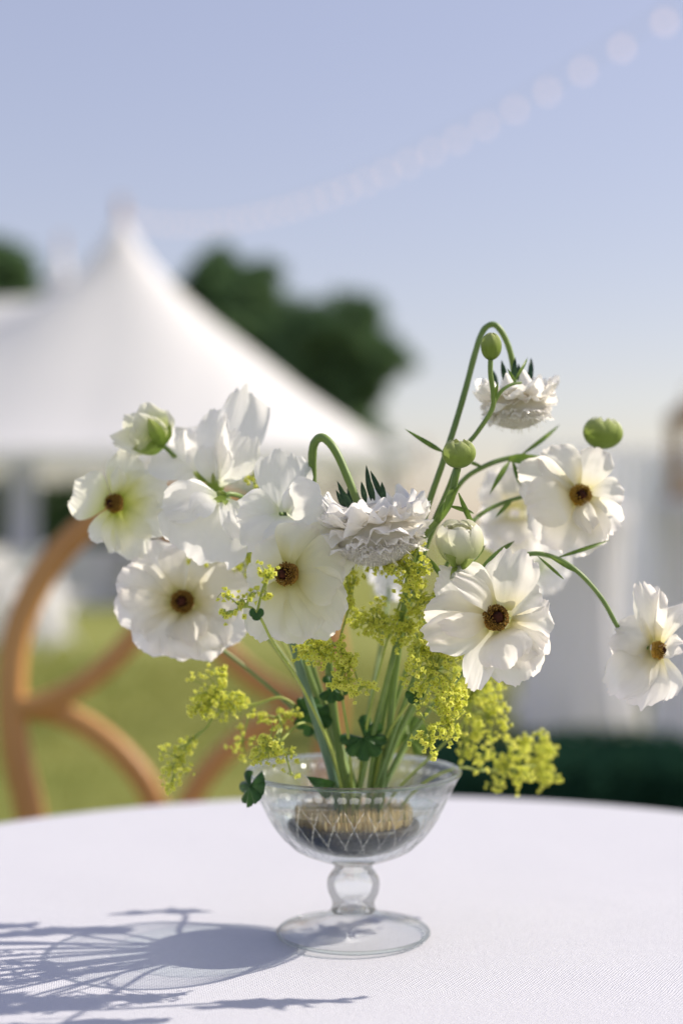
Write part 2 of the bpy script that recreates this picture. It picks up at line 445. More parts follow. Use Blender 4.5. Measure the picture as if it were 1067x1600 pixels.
# ---- guests' tables and chairs far behind, white
M['linen_far'] = leafy('white_linen_far', (.86, .86, .91), (.91, .91, .95), 4, .4, .8, .0)
M['white_paint'] = principled('white_paint', (.70, .69, .69), (.80, .79, .79), 8, .45)
def draped_table(px, d, rad, hgt, label, cat='table', cinch=0, name='draped_table', group=None):
    p = P(px, 830, d); t = thing(name, label, cat, (p.x, d, 0), group)
    m = MB(); seg = 120; prof = [(0.0, hgt)] + [(rad * k / 4, hgt) for k in range(1, 5)] + [(rad + .012, hgt - .012)]
    n = 14
    for j in range(1, n + 1):
        v = j / n; prof.append((rad * (1 + .14 * v) - cinch * sin(pi * min(1, v * 1.05)) * rad, hgt - .012 - v * (hgt - .02)))
    ph = random.random() * 6
    def disp(a, j, r, z):
        if j < 6: return 0
        v = (j - 5) / n
        return rad * .11 * v * (sin(a * 11 + ph + .6 * sin(a * 3)) + .4 * sin(a * 23 + ph))
    m.lathe(prof, seg, (p.x, d, 0), disp=disp); m.build('cloth', M['linen_far'], t)
    l = MB(); l.tube([Vector((p.x, d, 0)), Vector((p.x, d, hgt - .03))], .035, 10)
    l.lathe([(0, .02), (.2, .02), (.21, .0)], 24, (p.x, d, 0)); l.build('pedestal', M['pole'], t)
    k = MB(); k.lathe([(0, hgt - .03), (rad * .97, hgt - .03), (rad * .97, hgt - .006), (0, hgt - .006)], 40, (p.x, d, 0)); k.build('tabletop', M['pole'], t)
    return t
draped_table(-25, 12.6, .62, .76, 'white-clothed round dining table on the lawn beside white folding chairs', group='far dining tables')
draped_table(95, 18.6, .75, .76, 'white-clothed round dining table standing under the tent eave', group='far dining tables')
draped_table(-60, 19.5, .8, .76, 'white-clothed dining table deep in the tent behind the curtain', group='far dining tables')
draped_table(300, 20.5, .8, .76, 'white-clothed dining table in the tent beside the centre pole', group='far dining tables')
draped_table(900, 6.8, .25, 1.08, 'tall cocktail table in pleated white cloth standing clear of the lantern', 'cocktail table', .22, 'cocktail_table', 'cocktail tables')
draped_table(1135, 5.5, .28, 1.09, 'tall white-clothed cocktail table carrying a tan wooden lantern', 'cocktail table', .20, 'cocktail_table', 'cocktail tables')
def fabric_screen():
    d = 8.0; x0, x1 = P(815, 830, d).x, P(1320, 830, d).x; H = 1.42; n = 300
    t = thing('fabric_screen', 'pleated white fabric screen on slim posts behind the cocktail tables', 'screen', (x0, d, 0))
    for k in range(5):
        x = x0 + (x1 - x0) * k / 4; m = MB(); m.tube([Vector((x, d + .05, 0)), Vector((x, d + .05, H + .03))], .02, 8); m.build('post', M['white_paint'], t)
        m = MB(); m.lathe([(0, .02), (.14, .02), (.15, 0)], 20, (x, d + .05, 0)); m.build('foot_plate', M['white_paint'], t)
    m = MB(); m.tube([Vector((x0, d, H)), Vector((x1, d, H))], .015, 8); m.build('rail', M['white_paint'], t)
    for k in range(4):
        m = MB(); a, b = x0 + (x1 - x0) * k / 4, x0 + (x1 - x0) * (k + 1) / 4
        for i in range(81):
            u = i / 80
            for j in range(6):
                v = j / 5; m.v.append((a + (b - a) * (.01 + .98 * u), d - .02 + (.03 + .03 * v) * sin(u * 47 + k) + .02 * v * sin(u * 19 + k * 2), H * (1 - v) + .03 * v))
        for i in range(80):
            for j in range(5): q = i * 6 + j; m.f.append((q, q + 6, q + 7, q + 1))
        m.build('curtain', M['drape'], t)
fabric_screen()
def lantern():
    p = P(1082, 830, 5.5); z0 = 1.09
    t = thing('lantern', 'tan wooden lantern standing on a white cocktail table', 'lantern', (p.x, 5.5, z0))
    M['tan'] = principled('tan_wood', (.34, .22, .11), (.48, .33, .18), 14, .6)
    m = MB(); m.box((p.x, 5.5, z0 + .012), (.17, .17, .024)); m.build('base', M['tan'], t, False)
    m = MB(); m.box((p.x, 5.5, z0 + .30), (.17, .17, .02)); m.lathe([(.115, .31), (.03, .39), (.0, .39)], 4, (p.x, 5.5, z0)); m.build('roof', M['tan'], t, False)
    for sx in (-1, 1):
        for sy in (-1, 1):
            m = MB(); m.box((p.x + sx * .07, 5.5 + sy * .07, z0 + .157), (.024, .024, .27)); m.build('post', M['tan'], t, False)
    m = MB(); m.lathe([(0, .024), (.035, .024), (.035, .15), (.0, .155)], 20, (p.x, 5.5, z0)); m.build('candle', M['white_paint'], t)
    m = MB(); m.tube([Vector((p.x + .03 * cos(a), 5.5, z0 + .415 + .03 * sin(a))) for a in [k * pi / 8 for k in range(16)]], .004, 6, True); m.build('ring', M['tan'], t)
lantern()
def folding_chair(px, d, rz, label):
    p = P(px, 830, d); t = thing('folding_chair', label, 'chair', (p.x, d, 0), 'white folding chairs')
    R = Matrix.Rotation(rz, 3, 'Z'); O = Vector((p.x, d, 0))
    def q(x, y, z): return O + R @ Vector((x, y, z))
    m = MB(); m.box(q(0, 0, .45), (.40, .40, .03), R); m.build('seat', M['white_paint'], t, False)
    m = MB(); m.box(q(0, .21, .76), (.40, .02, .10), R); m.box(q(0, .2, .62), (.40, .02, .06), R); m.build('backrest', M['white_paint'], t, False)
    for s in (-1, 1):
        m = MB(); m.tube([q(s * .19, .21, .84), q(s * .19, .12, .45), q(s * .19, -.2, 0)], .014, 8); m.build('leg', M['white_paint'], t)
        m = MB(); m.tube([q(s * .17, -.14, .44), q(s * .17, .22, 0)], .014, 8); m.build('leg', M['white_paint'], t)
folding_chair(72, 11.3, 2.6, 'white folding chair set at the lawn dining table, turned to the tent')
folding_chair(-40, 11.6, -2.2, 'white folding chair on the open side of the lawn dining table')
folding_chair(215, 18.4, .3, 'white folding chair under the tent eave')

# ---- festoon lights between a pole and the tent peak
def festoon():
    A = P(1112, -28, 8.0); Bp = P(192, 332, 21.8); L = (Bp - A).length; n = int(L / .46)
    t = thing('string_lights', 'string of small glowing bulbs running from the tent peak across the sky', 'string lights', A)
    def q(s): 
        v = A.lerp(Bp, s); v.z -= .58 * 4 * s * (1 - s); return v
    M['cable'] = principled('pale_cable', (.5, .5, .5), (.6, .6, .6), 10, .5)
    def bulbm(tr):
        e = N(tr, 'ShaderNodeEmission'); e.inputs[0].default_value = (1, .74, .62, 1); e.inputs[1].default_value = 0.62; return e.outputs[0]
    M['bulb'] = mat('lit_bulb', bulbm)
    m = MB(); m.tube([q(i / 60) for i in range(61)], .003, 5); m.build('cable', M['cable'], t)
    for i in range(1, n):
        p = q(i / n)
        k = MB(); k.lathe([(0, .0), (.011, -.002), (.013, -.03), (.0, -.032)], 10, p); s = k.build('socket', M['cable'], t)
        k = MB(); k.lathe([(.008, -.03), (.016, -.042), (.022, -.058), (.020, -.074), (.010, -.086), (0, -.089)], 12, p); k.build('bulb', M['bulb'], s)
    pl = thing('light_pole', 'slim wooden pole holding the end of the bulb string', 'pole', (A.x, A.y, 0))
    m = MB(); m.tube([Vector((A.x, A.y, -.1)), Vector((A.x, A.y, A.z + .05))], [.045, .03], 10); m.build('post', M['pole'], pl)
    m = MB(); m.tube([Vector((A.x + .05 * cos(a), A.y, A.z - .02 + .03 * sin(a))) for a in [k * pi / 8 for k in range(16)]], .004, 6, True); m.build('hook', M['cable'], pl)
festoon()

# ================================================================== table and chair
TC = Vector((.035, .775, 0)); TR = .457
def linen(t):
    p = t.nodes.new('ShaderNodeBsdfPrincipled'); p.inputs['Roughness'].default_value = .85; p.inputs['Specular IOR Level'].default_value = .15
    tc = t.nodes.new('ShaderNodeTexCoord'); mp = t.nodes.new('ShaderNodeMapping'); mp.inputs['Rotation'].default_value = (0, 0, .55)
    t.links.new(tc.outputs['Object'], mp.inputs[0])
    nz = t.nodes.new('ShaderNodeTexNoise'); nz.inputs['Scale'].default_value = 420; nz.inputs['Detail'].default_value = 3
    t.links.new(mp.outputs[0], nz.inputs['Vector'])
    hs = []
    for d in ('X', 'Y'):
        wv = N(t, 'ShaderNodeTexWave', wave_type='BANDS', bands_direction=d); wv.inputs['Scale'].default_value = 205 if d == 'X' else 175
        wv.inputs['Distortion'].default_value = 5.5; wv.inputs['Detail'].default_value = 2.5; wv.inputs['Detail Scale'].default_value = .35
        t.links.new(mp.outputs[0], wv.inputs['Vector']); hs.append(wv.outputs['Fac'])
    mx = N(t, 'ShaderNodeMath', operation='MULTIPLY'); t.links.new(hs[0], mx.inputs[0]); t.links.new(hs[1], mx.inputs[1])
    ad = N(t, 'ShaderNodeMath', operation='MULTIPLY_ADD'); t.links.new(nz.outputs[0], ad.inputs[0]); ad.inputs[1].default_value = .9; t.links.new(mx.outputs[0], ad.inputs[2])
    t.links.new(ramp(t, ad.outputs[0], [(.2, (.545, .55, .60)), (1.0, (.61, .615, .665))]), p.inputs['Base Color'])
    t.links.new(bump(t, ad.outputs[0], .75, .0005), p.inputs['Normal'])
    return p.outputs[0]
M['linen'] = mat('white_linen', linen)
def round_table():
    t = thing('round_table', 'small round pedestal table hidden under the white linen cloth', 'table', (TC.x, TC.y, 0))
    m = MB(); m.lathe([(0, .705), (TR - .01, .705), (TR - .005, .715), (TR - .005, .732), (0, .732)], 96, TC); m.build('tabletop', M['pole'], t)
    m = MB(); m.tube([Vector((TC.x, TC.y, .03)), Vector((TC.x, TC.y, .70))], .04, 16); m.build('pedestal', M['pole'], t)
    m = MB(); m.lathe([(0, .035), (.10, .034), (.24, .015), (.25, 0)], 40, TC); m.build('base', M['pole'], t)
    c = MB(); n = 26; prof = [(TR * k / 30, 0) for k in range(0, 31)]
    prof += [(TR + .003, -.0015), (TR + .006, -.006)]
    k0 = len(prof)
    prof += [(TR + .007 + .045 * (j / n), -.006 - (TABLE_Z - .035) * j / n) for j in range(1, n + 1)]
    def disp(a, j, r, z):
        if j < k0: return 0
        v = (j - k0 + 1) / n
        return .05 * v ** .9 * (sin(a * 10 + .7 * sin(a * 2)) + .35 * sin(a * 23 + 1)) 
    c.lathe(prof, 240, Vector((TC.x, TC.y, TABLE_Z)), disp=disp)
    for i, (x, y, z) in enumerate(c.v):
        if z > TABLE_Z - .0001:
            e = max(0, 1 - ((x - TC.x) ** 2 + (y - TC.y) ** 2) / TR ** 2)
            fold = .0011 * noise.noise(Vector((x * 5, y * 9, 0))) + .0005 * noise.noise(Vector((x * 17, y * 30, 2)))
            c.v[i] = (x, y, z + fold * min(1, e * 3) - .0006)
    o = c.build('tablecloth', M['linen'])
    tag(o, 'white woven linen cloth covering the round table under the flowers', 'tablecloth')
round_table()

M['beech'] = principled('honey_wood', (.45, .205, .06), (.63, .33, .11), 9, .38, .15, .002, stretch=(1, 1, .25))
def bent_chair():
    D = 1.66; t = thing('bentwood_chair', 'honey brown bentwood chair with looped back drawn up behind the table', 'chair', (P(265, 830, D).x, D - .2, 0))
    cx = 265
    hoop = [(62, 1420), (45, 1290), (18, 1180), (8, 1080), (18, 985), (62, 890), (130, 818), (200, 783), (265, 774)]
    hoop = hoop + [(2 * cx - x, y) for x, y in hoop[-2::-1]]
    def tilt(px, py, off=0):
        p = P(px, py, D); return Vector((p.x, D + off + (p.z - .45) * .10, p.z))
    pts = spline([tilt(*h) for h in hoop], 8)
    m = MB(); m.tube(pts, .018, 12, flat=(.0165, .013)); m.build('back_hoop', M['beech'], t)
    for s in (-1, 1):
        mir = lambda l: [(cx + s * (x - cx), y) for x, y in l]
        up = mir([(26, 1112), (70, 1100), (130, 1068), (185, 1020), (225, 965), (250, 900), (262, 840), (265, 785)])
        m = MB(); m.tube(spline([tilt(*h, -.004 * s) for h in up], 8), .016, 12, flat=(.0135, .011)); m.build('back_loop', M['beech'], t)
        lo = mir([(26, 1112), (75, 1118), (130, 1142), (185, 1185), (228, 1240), (252, 1310), (262, 1400)])
        m = MB(); m.tube(spline([tilt(*h, .004 * s) for h in lo], 8), .016, 12, flat=(.0135, .011)); m.build('back_loop', M['beech'], t)
    p0 = P(cx, 830, D); x0 = p0.x
    m = MB(); m.lathe([(0, .43), (.20, .43), (.212, .44), (.212, .455), (.2, .465), (0, .468)], 48, (x0, D - .2, 0)); m.build('seat', M['beech'], t)
    m = MB(); m.lathe([(0, .4685), (.17, .4685), (.17, .472), (0, .476)], 48, (x0, D - .2, 0)); m.build('cane_panel', M['pole'], t)
    for sx, sy in ((-1, 1), (1, 1), (-1, -1), (1, -1)):
        m = MB(); m.tube([Vector((x0 + sx * .15, D - .2 + sy * .14, .44)), Vector((x0 + sx * .17, D - .2 + sy * .17, .2)), Vector((x0 + sx * .19, D - .2 + sy * .2, 0))], [.019, .017, .012], 12); m.build('leg', M['beech'], t)
    m = MB(); m.tube([Vector((x0 + .165 * cos(a), D - .2 + .165 * sin(a), .24)) for a in [k * 2 * pi / 32 for k in range(32)]], .009, 8, True); m.build('stretcher_ring', M['beech'], t)
bent_chair()

# ================================================================== glass bowl, frog, water
BC = Vector((P(552, 1208, .808).x, .808, TABLE_Z)); BC.z = TABLE_Z + .0008
M['glass'] = thin_glass('clear_cut_glass', (.97, .985, .98), 1.42, .012, .10)
M['glass_foot'] = thin_glass('clear_foot_glass', (.99, .995, .993), 1.34, .012, .04, .6)
M['glass_rim'] = thin_glass('clear_rim_glass', (.93, .96, .945), 1.5, .02, .55, 1.0)
def cutg(t):
    tr = t.nodes.new('ShaderNodeBsdfTransparent'); gl = t.nodes.new('ShaderNodeBsdfGlossy'); gl.inputs['Roughness'].default_value = .22
    tl = t.nodes.new('ShaderNodeBsdfTranslucent'); tl.inputs[0].default_value = (.9, .92, .92, 1)
    m1 = t.nodes.new('ShaderNodeMixShader'); m1.inputs[0].default_value = .5; t.links.new(gl.outputs[0], m1.inputs[1]); t.links.new(tl.outputs[0], m1.inputs[2])
    m2 = t.nodes.new('ShaderNodeMixShader'); m2.inputs[0].default_value = .32; t.links.new(tr.outputs[0], m2.inputs[1]); t.links.new(m1.outputs[0], m2.inputs[2])
    return m2.outputs[0]
M['glass_cut'] = mat('ground_cut_glass', cutg)
M['glass_solid'] = thin_glass('clear_thick_glass', (.97, .985, .98), 1.4, .012, .45)
M['water'] = thin_glass('water', (.93, .955, .95), 1.22, .01, .0)
def bowl():
    t = thing('glass_bowl', 'footed clear cut glass bowl holding the flowers', 'bowl', BC)
    outer = [(12.5, 41), (18, 42), (24, 44.2), (29, 46.3), (33.4, 48.7), (37, 52), (40.2, 55), (43, 58.4), (45.6, 62), (48, 66), (50, 70), (52, 74), (54, 78), (56, 82), (58, 86), (59.6, 89), (60.6, 90.6)]
    rim = [(60.7, 91.6), (60.0, 92.2), (59.2, 91.8)]
    inner = [(57.8, 89.2), (55.6, 86), (53.2, 82), (51, 78), (49, 74), (47, 70), (45, 66.4), (42.6, 62.8), (40, 59.5), (37, 56.5), (33.5, 53.6), (29.5, 51), (24.5, 48.6), (18, 46.8), (10, 45.8), (0.01, 45.5)]
    # finer outer profile so the cut diamonds are real grooves
    def dens(l, k):
        v = spline([Vector((a, b, 0)) for a, b in l], k); return [(p.x, p.y) for p in v]
    o2 = dens(outer, 5); prof = [(x / 1000, z / 1000) for x, z in ([(0.01, 40.6)] + o2 + rim + dens(inner, 2))]
    no = len(o2) + 1; K = 28
    def disp(a, j, r, z):
        if j == 0 or j >= no: 
            return 0
        zz = z * 1000
        if zz < 46 or zz > 80: return .0012 * max(0, 1 - abs(zz - 85.5) / 3) * -abs(cos(a * K)) 
        s = (zz - 46) / 34; ph = s * 3.0 * pi / 2
        g = min(abs(sin(a * K / 2 + ph)), abs(sin(a * K / 2 - ph)))
        f = min(1, (zz - 46) / 5, (80 - zz) / 4)
        return -.0013 * max(0, 1 - g / .15) * max(0, f)
    m = MB(); m.lathe(prof, 640, BC, disp=disp); cup = m.build('cup', M['glass'], t)
    cup.data.materials.append(M['glass_cut']); np_ = len(prof)
    for pl in cup.data.polygons:
        k, j = divmod(pl.vertices[0], np_)
        if 0 < j < no - 1 and disp(2 * pi * (k + .5) / 640, j, 0, (prof[j][1] + prof[j + 1][1]) / 2) < -.00035: pl.material_index = 1
    st = [(0.0, 40.2), (11.8, 40.4), (11.0, 38.5), (10.8, 36.8), (12.6, 34.6), (14.5, 31), (14.9, 27.5), (14.2, 23.5), (12.6, 20), (11.9, 17.5), (12.1, 15.5), (12.8, 13.8), (12.2, 12.8), (0.0, 12.6)]
    m = MB(); m.lathe([(a / 1000, b / 1000) for a, b in dens(st[1:-1], 3)], 64, BC); 
    o = len(m.v); nn = len(dens(st[1:-1], 3))
    m.v += [tuple(BC + Vector((0, 0, .0404))), tuple(BC + Vector((0, 0, .0126)))]
    for k in range(64):
        l = (k + 1) % 64
        m.f.append((k * nn, l * nn, o)); m.f.append((k * nn + nn - 1, o + 1, l * nn + nn - 1))
    m.build('knop_stem', M['glass_solid'], t)
    ft = [(0.01, 12.5), (12.6, 12.4), (16, 11), (21, 8.6), (27, 6.2), (33, 4.3), (38, 3.0), (41.6, 2.1), (43.0, 1.5), (43.3, .8), (42.6, .15), (41.5, 0), (38.5, .9), (32, 2.2), (26, 4), (20, 6.2), (14, 8.6), (8, 10), (0.01, 10.4)]
    m = MB(); m.lathe([(a / 1000, b / 1000) for a, b in dens(ft, 3)], 96, BC); m.build('foot', M['glass_foot'], t)
    for nm, R_, z_, q_ in (('foot_rim', .0424, .0012, .0011), ('lip', .0600, .0915, .0013)):
        m = MB(); m.lathe([(R_ + q_ * cos(k * pi / 5), z_ + q_ * sin(k * pi / 5)) for k in range(10)], 120, BC, closed=True); m.build(nm, M['glass_rim'], t)
    # pin frog
    M['lead'] = principled('dark_lead', (.012, .015, .024), (.04, .045, .06), 90, .45, .4, .0006)
    M['brass'] = principled('brass_pin', (.68, .48, .20), (.95, .74, .40), 240, .4, metal=.3)
    f = thing('flower_frog', 'round dark pin frog with brass needles inside the glass bowl', 'flower frog', BC + Vector((0, 0, .046)))
    m = MB(); m.lathe([(0, .0465), (.016, .0472), (.0235, .0495), (.0290, .0520), (.0325, .0545), (.0355, .0572), (.0372, .0595), (.0374, .0622), (.0366, .0634), (.034, .0636), (0, .0636)], 64, BC); m.build('base', M['lead'], f)
    m = MB(); r = random.Random(9)
    for i in range(-16, 17):
        for j in range(-16, 17):
            x, y = i * .0025 + (.00125 if j % 2 else 0), j * .0024
            if x * x + y * y > .0335 ** 2: continue
            h = .0095 + r.uniform(-.0012, .0012); lx, ly = r.gauss(0, .0003), r.gauss(0, .0003); b = .0007
            c = BC + Vector((x, y, .063))
            m.add([c + Vector((b, 0, 0)), c + Vector((-b / 2, b * .87, 0)), c + Vector((-b / 2, -b * .87, 0)), c + Vector((lx + b * .7, ly, h * .8)), c + Vector((lx - b * .35, ly + b * .6, h * .8)), c + Vector((lx - b * .35, ly - b * .6, h * .8)), c + Vector((lx, ly, h))],
                  [(0, 1, 4, 3), (1, 2, 5, 4), (2, 0, 3, 5), (3, 4, 6), (4, 5, 6), (5, 3, 6)])
    m.build('needle_bed', M['brass'], f, False, 'stuff')
    wp = [(0.01, 45.9), (10, 46.2), (18, 47.2), (24.4, 49.1), (29.3, 51.4), (33.2, 54), (36.7, 56.9), (39.7, 60), (42.3, 63.2), (44.7, 66.8), (46.6, 70.2), (47.6, 72.3), (46.8, 71.9), (0.01, 71.9)]
    m = MB(); m.lathe([(a / 1000, b / 1000) for a, b in wp], 80, BC); o = m.build('water', M['water'])
    tag(o, 'shallow clear water standing inside the glass bowl', 'water')
bowl()

# ================================================================== flowers
FRONT = Vector((0, -1, 0))
def petal(parent, B, T, W, m, roll=0, bend=.10, cup=.12, ruf=.05, jag=.03, bw=.28, tr=.28, curl=0., nrm=None, seed=None, nu=16, nv=16, name='petal', vm=.66, ed=.22, fold=0., rf=None):
    r = random.Random(seed if seed is not None else random.random())
    ax = T - B; L = ax.length; ax.normalize()
    n = (nrm if nrm is not None else (CAMV - (B + T) / 2)).copy()
    n = n - ax * n.dot(ax)
    if n.length < 1e-4: n = ax.orthogonal()
    n.normalize()
    if roll: n = Matrix.Rotation(radians(roll), 3, ax) @ n
    sd = ax.cross(n).normalized()
    ph1, ph2, ph3 = r.random() * 6.28, r.random() * 6.28, r.random() * 100
    f1 = rf or r.uniform(1.3, 2.2); mb = MB(); mb.uv = []
    skew = r.uniform(-.07, .07)
    for j in range(nv + 1):
        v = j / nv
        hw = W / 2 * (bw + (1 - bw) * sin(min(v / vm, 1) * pi / 2))
        if v > vm: hw *= 1 - ed * ((v - vm) / (1 - vm)) ** 2
        for i in range(nu + 1):
            u = -1 + 2 * i / nu
            e = 1 + jag * (1.2 * noise.noise(Vector((u * 2.1, ph3, 0))) + .9 * noise.noise(Vector((u * 6.5, ph3, 5))) + .35 * noise.noise(Vector((u * 17, ph3, 8)))) * 2 * v ** 2
            y = L * v * (1 - tr * abs(u) ** 2.4 * v ** 1.3) * e
            x = hw * u * (1 + jag * .8 * noise.noise(Vector((v * 5, ph3 + 20, u)))) + skew * L * v * v
            z = bend * L * sin(pi * min(v, 1)) + cup * W * .5 * u * u * sqrt(v) + curl * L * max(0, v - .55) ** 2 * 4
            z += ruf * W * v ** 1.6 * (sin(f1 * pi * u + ph1) * .7 + .45 * sin(3.1 * f1 * u + ph2 + v * 2) + .5 * abs(u) ** 2 * sin(7 * v + ph2))
            z += ruf * W * .35 * v * noise.noise(Vector((u * 2.5, v * 3.0, ph3)))
            z += ruf * W * .30 * v * noise.noise(Vector((u * 6.5, v * 3.5, ph3 + 40)))
            z -= fold * W * abs(u) * v
            p = B + ax * y + sd * x + n * z
            mb.v.append(tuple(p)); mb.uv.append((i / nu, v))
    for j in range(nv):
        for i in range(nu):
            a = j * (nu + 1) + i; mb.f.append((a, a + 1, a + nu + 2, a + nu + 1))
    return mb.build(name, m, parent)

def centre(parent, C, n, R, h, m_anther='anther', count=90, seed=1, name='stamen_ring'):
    """dark pistil knob ringed by anthers; parts of the flower"""
    r = random.Random(seed); n = n.normalized(); a = n.orthogonal().normalized(); b = n.cross(a)
    k = MB(); prof = [(0, h * 1.25), (R * .22, h * 1.2), (R * .40, h * .95), (R * .46, h * .6), (R * .42, 0)]
    seg = 20; 
    for s in range(seg):
        t = 2 * pi * s / seg
        for rr, z in prof:
            wv = 1 + .10 * r.uniform(-1, 1); k.v.append(tuple(C + (a * cos(t) + b * sin(t)) * rr * wv + n * z))
    q = len(prof)
    for s in range(seg):
        l = (s + 1) % seg
        for j in range(q - 1): k.f.append((s * q + j, l * q + j, l * q + j + 1, s * q + j + 1))
    k.build('pistil', M['pistil'], parent)
    k = MB(); prof = [(0, h * .3), (R * .6, h * .25), (R * .9, h * .0), (R * .95, -h * .2)]; q = 4
    for s in range(seg):
        t = 2 * pi * s / seg
        for rr, z in prof: k.v.append(tuple(C + (a * cos(t) + b * sin(t)) * rr * (1 + .08 * r.uniform(-1, 1)) + n * z))
    for s in range(seg):
        l = (s + 1) % seg
        for j in range(q - 1): k.f.append((s * q + j, l * q + j, l * q + j + 1, s * q + j + 1))
    k.build('receptacle', M[m_anther], parent)
    mb = MB()
    for i in range(count):
        t = i * 2.399963; f = sqrt((i + .5) / count); rr = R * 1.1 * (.42 + .58 * f)
        d = a * cos(t) + b * sin(t)
        hh = h * (1.15 - .75 * f ** 1.6) * r.uniform(.85, 1.15)
        p0 = C + d * rr * .55; p1 = C + d * rr * r.uniform(.93, 1.04) + n * hh
        ax = (p1 - p0).normalized(); s = ax.orthogonal().normalized(); s2 = ax.cross(s)
        w0, w1 = R * .03, R * .075
        ring = lambda p, w_: [p + s * w_, p + s2 * w_, p - s * w_, p - s2 * w_]
        vs = ring(p0, w0) + ring(p1 - ax * R * .20, w0) + ring(p1 - ax * R * .12, w1) + ring(p1 - ax * R * .02, w1 * .9) + [p1 + ax * R * .03]
        fs = []
        for j in range(3):
            for c in range(4): fs.append((j * 4 + c, j * 4 + (c + 1) % 4, j * 4 + 4 + (c + 1) % 4, j * 4 + 4 + c))
        for c in range(4): fs.append((12 + c, 12 + (c + 1) % 4, 16))
        mb.add(vs, fs)
    return mb.build(name, M[m_anther], parent, kind='stuff')

def stem(parent, l, r0, r1=None, m='stem', name='stem', seg=9):
    pts = spline(pts_px(l), 8); n = len(pts); r1 = r1 or r0
    rs = [(r1 + (r0 - r1) * i / (n - 1)) * (1 + .06 * noise.noise(Vector((i * .35, r0 * 900, 1)))) for i in range(n)]
    mb = MB(); mb.tube(pts, rs, seg); return mb.build(name, M[m], parent)
def leaf(parent, a, b, wpx, d, m='leaf', bend=.12, roll=0, name='leaf', fold=-.25, mid=None):
    B, T = P(*a), P(*b)
    return petal(parent, B, T, wpx * (.72 if m == 'leaf' else 1) * pxm(d), M[m], roll, bend, 0, .03, .0, .2, .0, 0., name=name, nu=6, nv=14, vm=.4, ed=1.0, fold=fold, seed=int(a[0] * 7 + b[1]))

RG = 'butterfly ranunculus flowers'
def ranunculus(label, c, d, petals, face, R, m, st, anth='anther', sr=(.0013, .0011), smat='stem', leaves=(), h=1.0, jag=.03, count=90, seed=1, off=0.):
    """petals: (base px, tip px, tip depth offset mm, width px, roll, bend, cup)"""
    C = P(c[0], c[1], d); t = thing('ranunculus', label, 'flower', tuple(C), RG)
    rr_ = random.Random(seed)
    for i, p in enumerate(petals):
        bx, by, tx, ty, td, W = p[:6]; roll, bend, cup = (list(p[6:]) + [0, .10, .12][len(p) - 6:])[:3]
        bd = d + .0035 + (.0012 if td > 3 else 0)
        petal(t, P(bx, by, bd), P(tx, ty, d + td / 1000), W * pxm(d), m, roll + rr_.uniform(-14, 14), bend, cup + rr_.uniform(-.04, .12), .085, jag * 1.35, seed=seed * 100 + i, curl=rr_.uniform(-.12, .10), tr=.2, nu=30, nv=24)
    n = Vector(face).normalized()
    if R: centre(t, C + n * -.003, n, R * pxm(d), R * pxm(d) * h, anth, int(count * 1.5), seed)
    if st: stem(t, st, sr[0], sr[1], smat)
    for lf in leaves: leaf(t, *lf)
    return t

# --- the open flowers
ranunculus('sharp white ranunculus with dark red-brown centre over the bowl rim', (775, 965), .722, [
    (786, 952, 806, 858, 9, 88, 0, .05, .10), (768, 955, 690, 888, 10, 92, 0, .04, .14), (762, 966, 664, 958, 6, 88, 0, .03, .10),
    (763, 975, 664, 1006, 4, 72, 0, .05, .08), (772, 984, 733, 1076, 3, 56, 15, .05, .10), (786, 984, 808, 1068, 5, 96, 0, .06, .12),
    (795, 975, 856, 1002, 5, 92, 0, .06, .16), (795, 962, 846, 926, 8, 78, 0, .06, .12), (790, 972, 838, 1040, 7, 80, 0, .05, .1),
    (768, 956, 706, 900, -7, 46, 35, .16, .05), (764, 968, 688, 980, -3, 44, -25, .12, .05), (784, 984, 800, 1042, -9, 88, 0, .22, -.12)],
    (.22, -1, .18), 20, M['ranunculus'],
    [(777, 972, .73), (762, 1002, .752), (715, 1060, .775), (655, 1130, .79), (606, 1215, .80), (592, 1290, .803)], seed=3, count=120)
ranunculus('cream ranunculus tucked under the big white scabiosa', (447, 897), .735, [
    (455, 885, 492, 822, 9, 105, 0, .06, .1), (458, 888, 548, 840, 11, 100, 0, .05, .1), (442, 886, 408, 846, 8, 72, 0, .05, .1), (436, 898, 388, 912, 10, 62),
    (462, 893, 538, 892, -2, 112, 0, .14, .05), (462, 903, 540, 940, 2, 90, 0, .10, .16), (457, 908, 520, 992, -1, 100, 0, .10, .16),
    (450, 910, 462, 1006, 0, 98, 0, .08, .1), (440, 910, 402, 1000, 5, 74, 0, .06, .1)],
    (-.45, -1, .02), 17.5, M['cream'],
    [(455, 905, .748), (450, 960, .765), (462, 1020, .775), (484, 1095, .785), (505, 1160, .793), (524, 1232, .80), (532, 1292, .803)], sr=(.0027, .0023), smat='stem_blue', seed=4, h=1.35, count=110, jag=.018)
ranunculus('wide white ranunculus in front of the chair back', (285, 940), .80, [
    (290, 926, 305, 848, 9, 108), (277, 928, 224, 852, 6, 92), (271, 935, 186, 900, 3, 88), (268, 943, 180, 962, 0, 80, 0, .08, .14),
    (276, 952, 214, 1010, -3, 84), (287, 955, 262, 1026, -4, 108), (295, 955, 325, 1032, -3, 104), (302, 948, 382, 992, 0, 104), (303, 938, 388, 918, 3, 92), (298, 930, 362, 872, 7, 90),
    (290, 955, 300, 1006, -8, 70, 0, .12, .05)],
    (-.02, -1, .08), 18, M['ranunculus'],
    [(287, 945, .812), (310, 985, .835), (380, 1040, .845), (460, 1110, .84), (515, 1180, .82), (540, 1235, .812), (545, 1292, .81)], seed=5, jag=.012)
